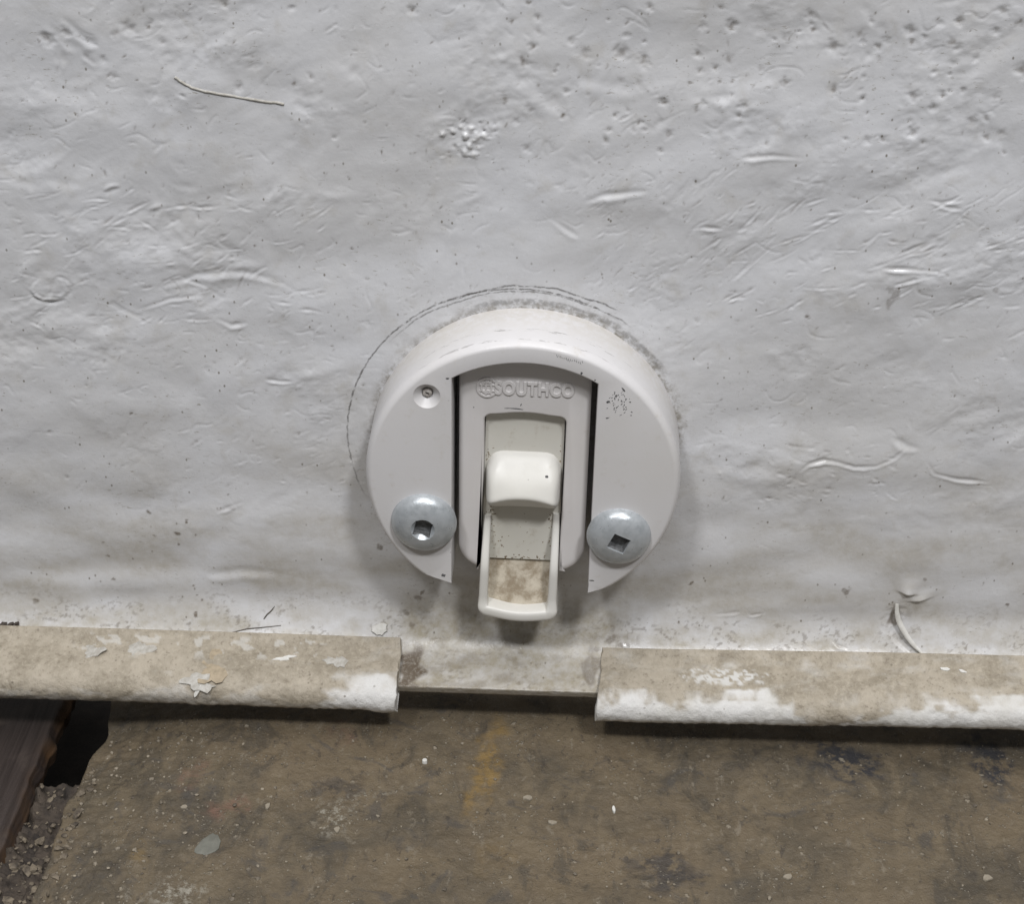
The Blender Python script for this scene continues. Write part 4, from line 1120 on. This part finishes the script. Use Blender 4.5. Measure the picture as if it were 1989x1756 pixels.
for px, py, lab in ((520, 1568, 'whitish stone chip just right of the reddish floor stain'), (358, 1570, 'whitish stone chip just left of the reddish floor stain'), (655, 1614, 'small pale chip in the whitish splatter on the floor')):
    p = on_floor(px, py); flake('stone_chip', (p[0], p[1], p[2]), .8, .6, .35, M_stone, lab, 'chip', rot=rnd.uniform(0, 3), n=8, jag=.32)

def on_trim(px, py, left=True):
    """nearest point of the trim's outer surface under a photo pixel, with normal"""
    o = left_trim if left else right_trim
    me = o.data; n_ = len(me.vertices)
    c_ = np.zeros(n_ * 3, np.float32); me.vertices.foreach_get('co', c_); c_ = c_.reshape(-1, 3) / MM
    nr_ = np.zeros(n_ * 3, np.float32); me.vertices.foreach_get('normal', nr_); nr_ = nr_.reshape(-1, 3)
    rr_ = ray(px, py); rr_ = rr_ / np.linalg.norm(rr_); v = c_ - CAM; t_ = v @ rr_
    d_ = np.linalg.norm(v - t_[:, None] * rr_, axis=1)
    cand = np.where(d_ < .6)[0]
    k = cand[t_[cand].argmin()] if len(cand) else int(d_.argmin())
    nn_ = nr_[k]
    if nn_ @ rr_ > 0: nn_ = -nn_
    return c_[k], nn_
for px, py, a, b, mat, lab, cat, rot in (
        (386, 1321, 3.6, 1.6, M_chipg, 'ragged pale grey paint chip in the middle of the left trim', 'paint chip', -.05),
        (412, 1298, 3.6, 3.4, M_chipt, 'tan square-cornered paint patch behind the grey chip on the left trim', 'paint chip', .1),
        (175, 1262, 3.0, 1.6, M_chipg, 'grey paint flake near the far left of the left trim', 'paint chip', .2),
        (268, 1258, 2.6, 1.7, M_chipg, 'pale grey paint flake on the left trim, second from the left', 'paint chip', .4),
        (655, 1280, 2.0, 1.5, M_chipg, 'grey paint flake near the cut end of the left trim', 'paint chip', -.3),
        (550, 1276, 2.0, .6, M_chipw, 'narrow white paint sliver on top of the left trim', 'paint chip', .2)):
    q, nn = on_trim(px, py); flake('paint_chip', q + nn * (.16 if px == 386 else -.04), a, b, .22, mat, lab, cat, tuple(nn), rot, 14, .42)
for px, py, a, b, lab, rot in ((381, 1346, .42, 1.5, 'white rice-like grain on the front of the left trim', -.45), (324, 1310, .3, .85, 'small white grain lying left of the grey chip on the left trim', -.15)):
    q, nn = on_trim(px, py); flake('grain', q - nn * .05, a, b, .55, M_chipw, lab, 'grain', tuple(nn), rot, 12, .08)
for px, py, a, b, lab in ((1838, 1298, .9, .45, 'larger white fleck on the back of the right trim'), (1872, 1300, .8, .35, 'smaller white fleck right of the larger one on the right trim')):
    q, nn = on_trim(px, py, False); flake('fleck', q - nn * .03, a, b, .25, M_chipw, lab, 'fleck', tuple(nn), -.2, 10, .25)
q = sheet_point(738, 1222, 0.0)
y_, z_, a_, b_ = [float(v) for v in prof(pix(738, 1222)[1])]
flake('paint_chip', q, 1.5, 1.4, .6, M_chipw, 'upright white paint chip stuck behind the cut end of the left trim', 'paint chip', (0, a_, b_), .3, 12, .25)
q = sheet_point(20, 1217, 0.0); V = []; Fc = []
for k in range(7):
    v, f = chunk((rnd.uniform(-2.2, 2.2), rnd.uniform(-.6, .3), rnd.uniform(0, .8)), rnd.uniform(.4, .9), (1, .7, .7)); b = len(V); V += v; Fc += [tuple(i + b for i in g) for g in f]
o = link('dirt_clump', mesh('dirt_clump', V, Fc, 25), M_clump, None, q); tag(o, 'dark clump of dirt wedged behind the trim at the left edge', 'dirt clump')
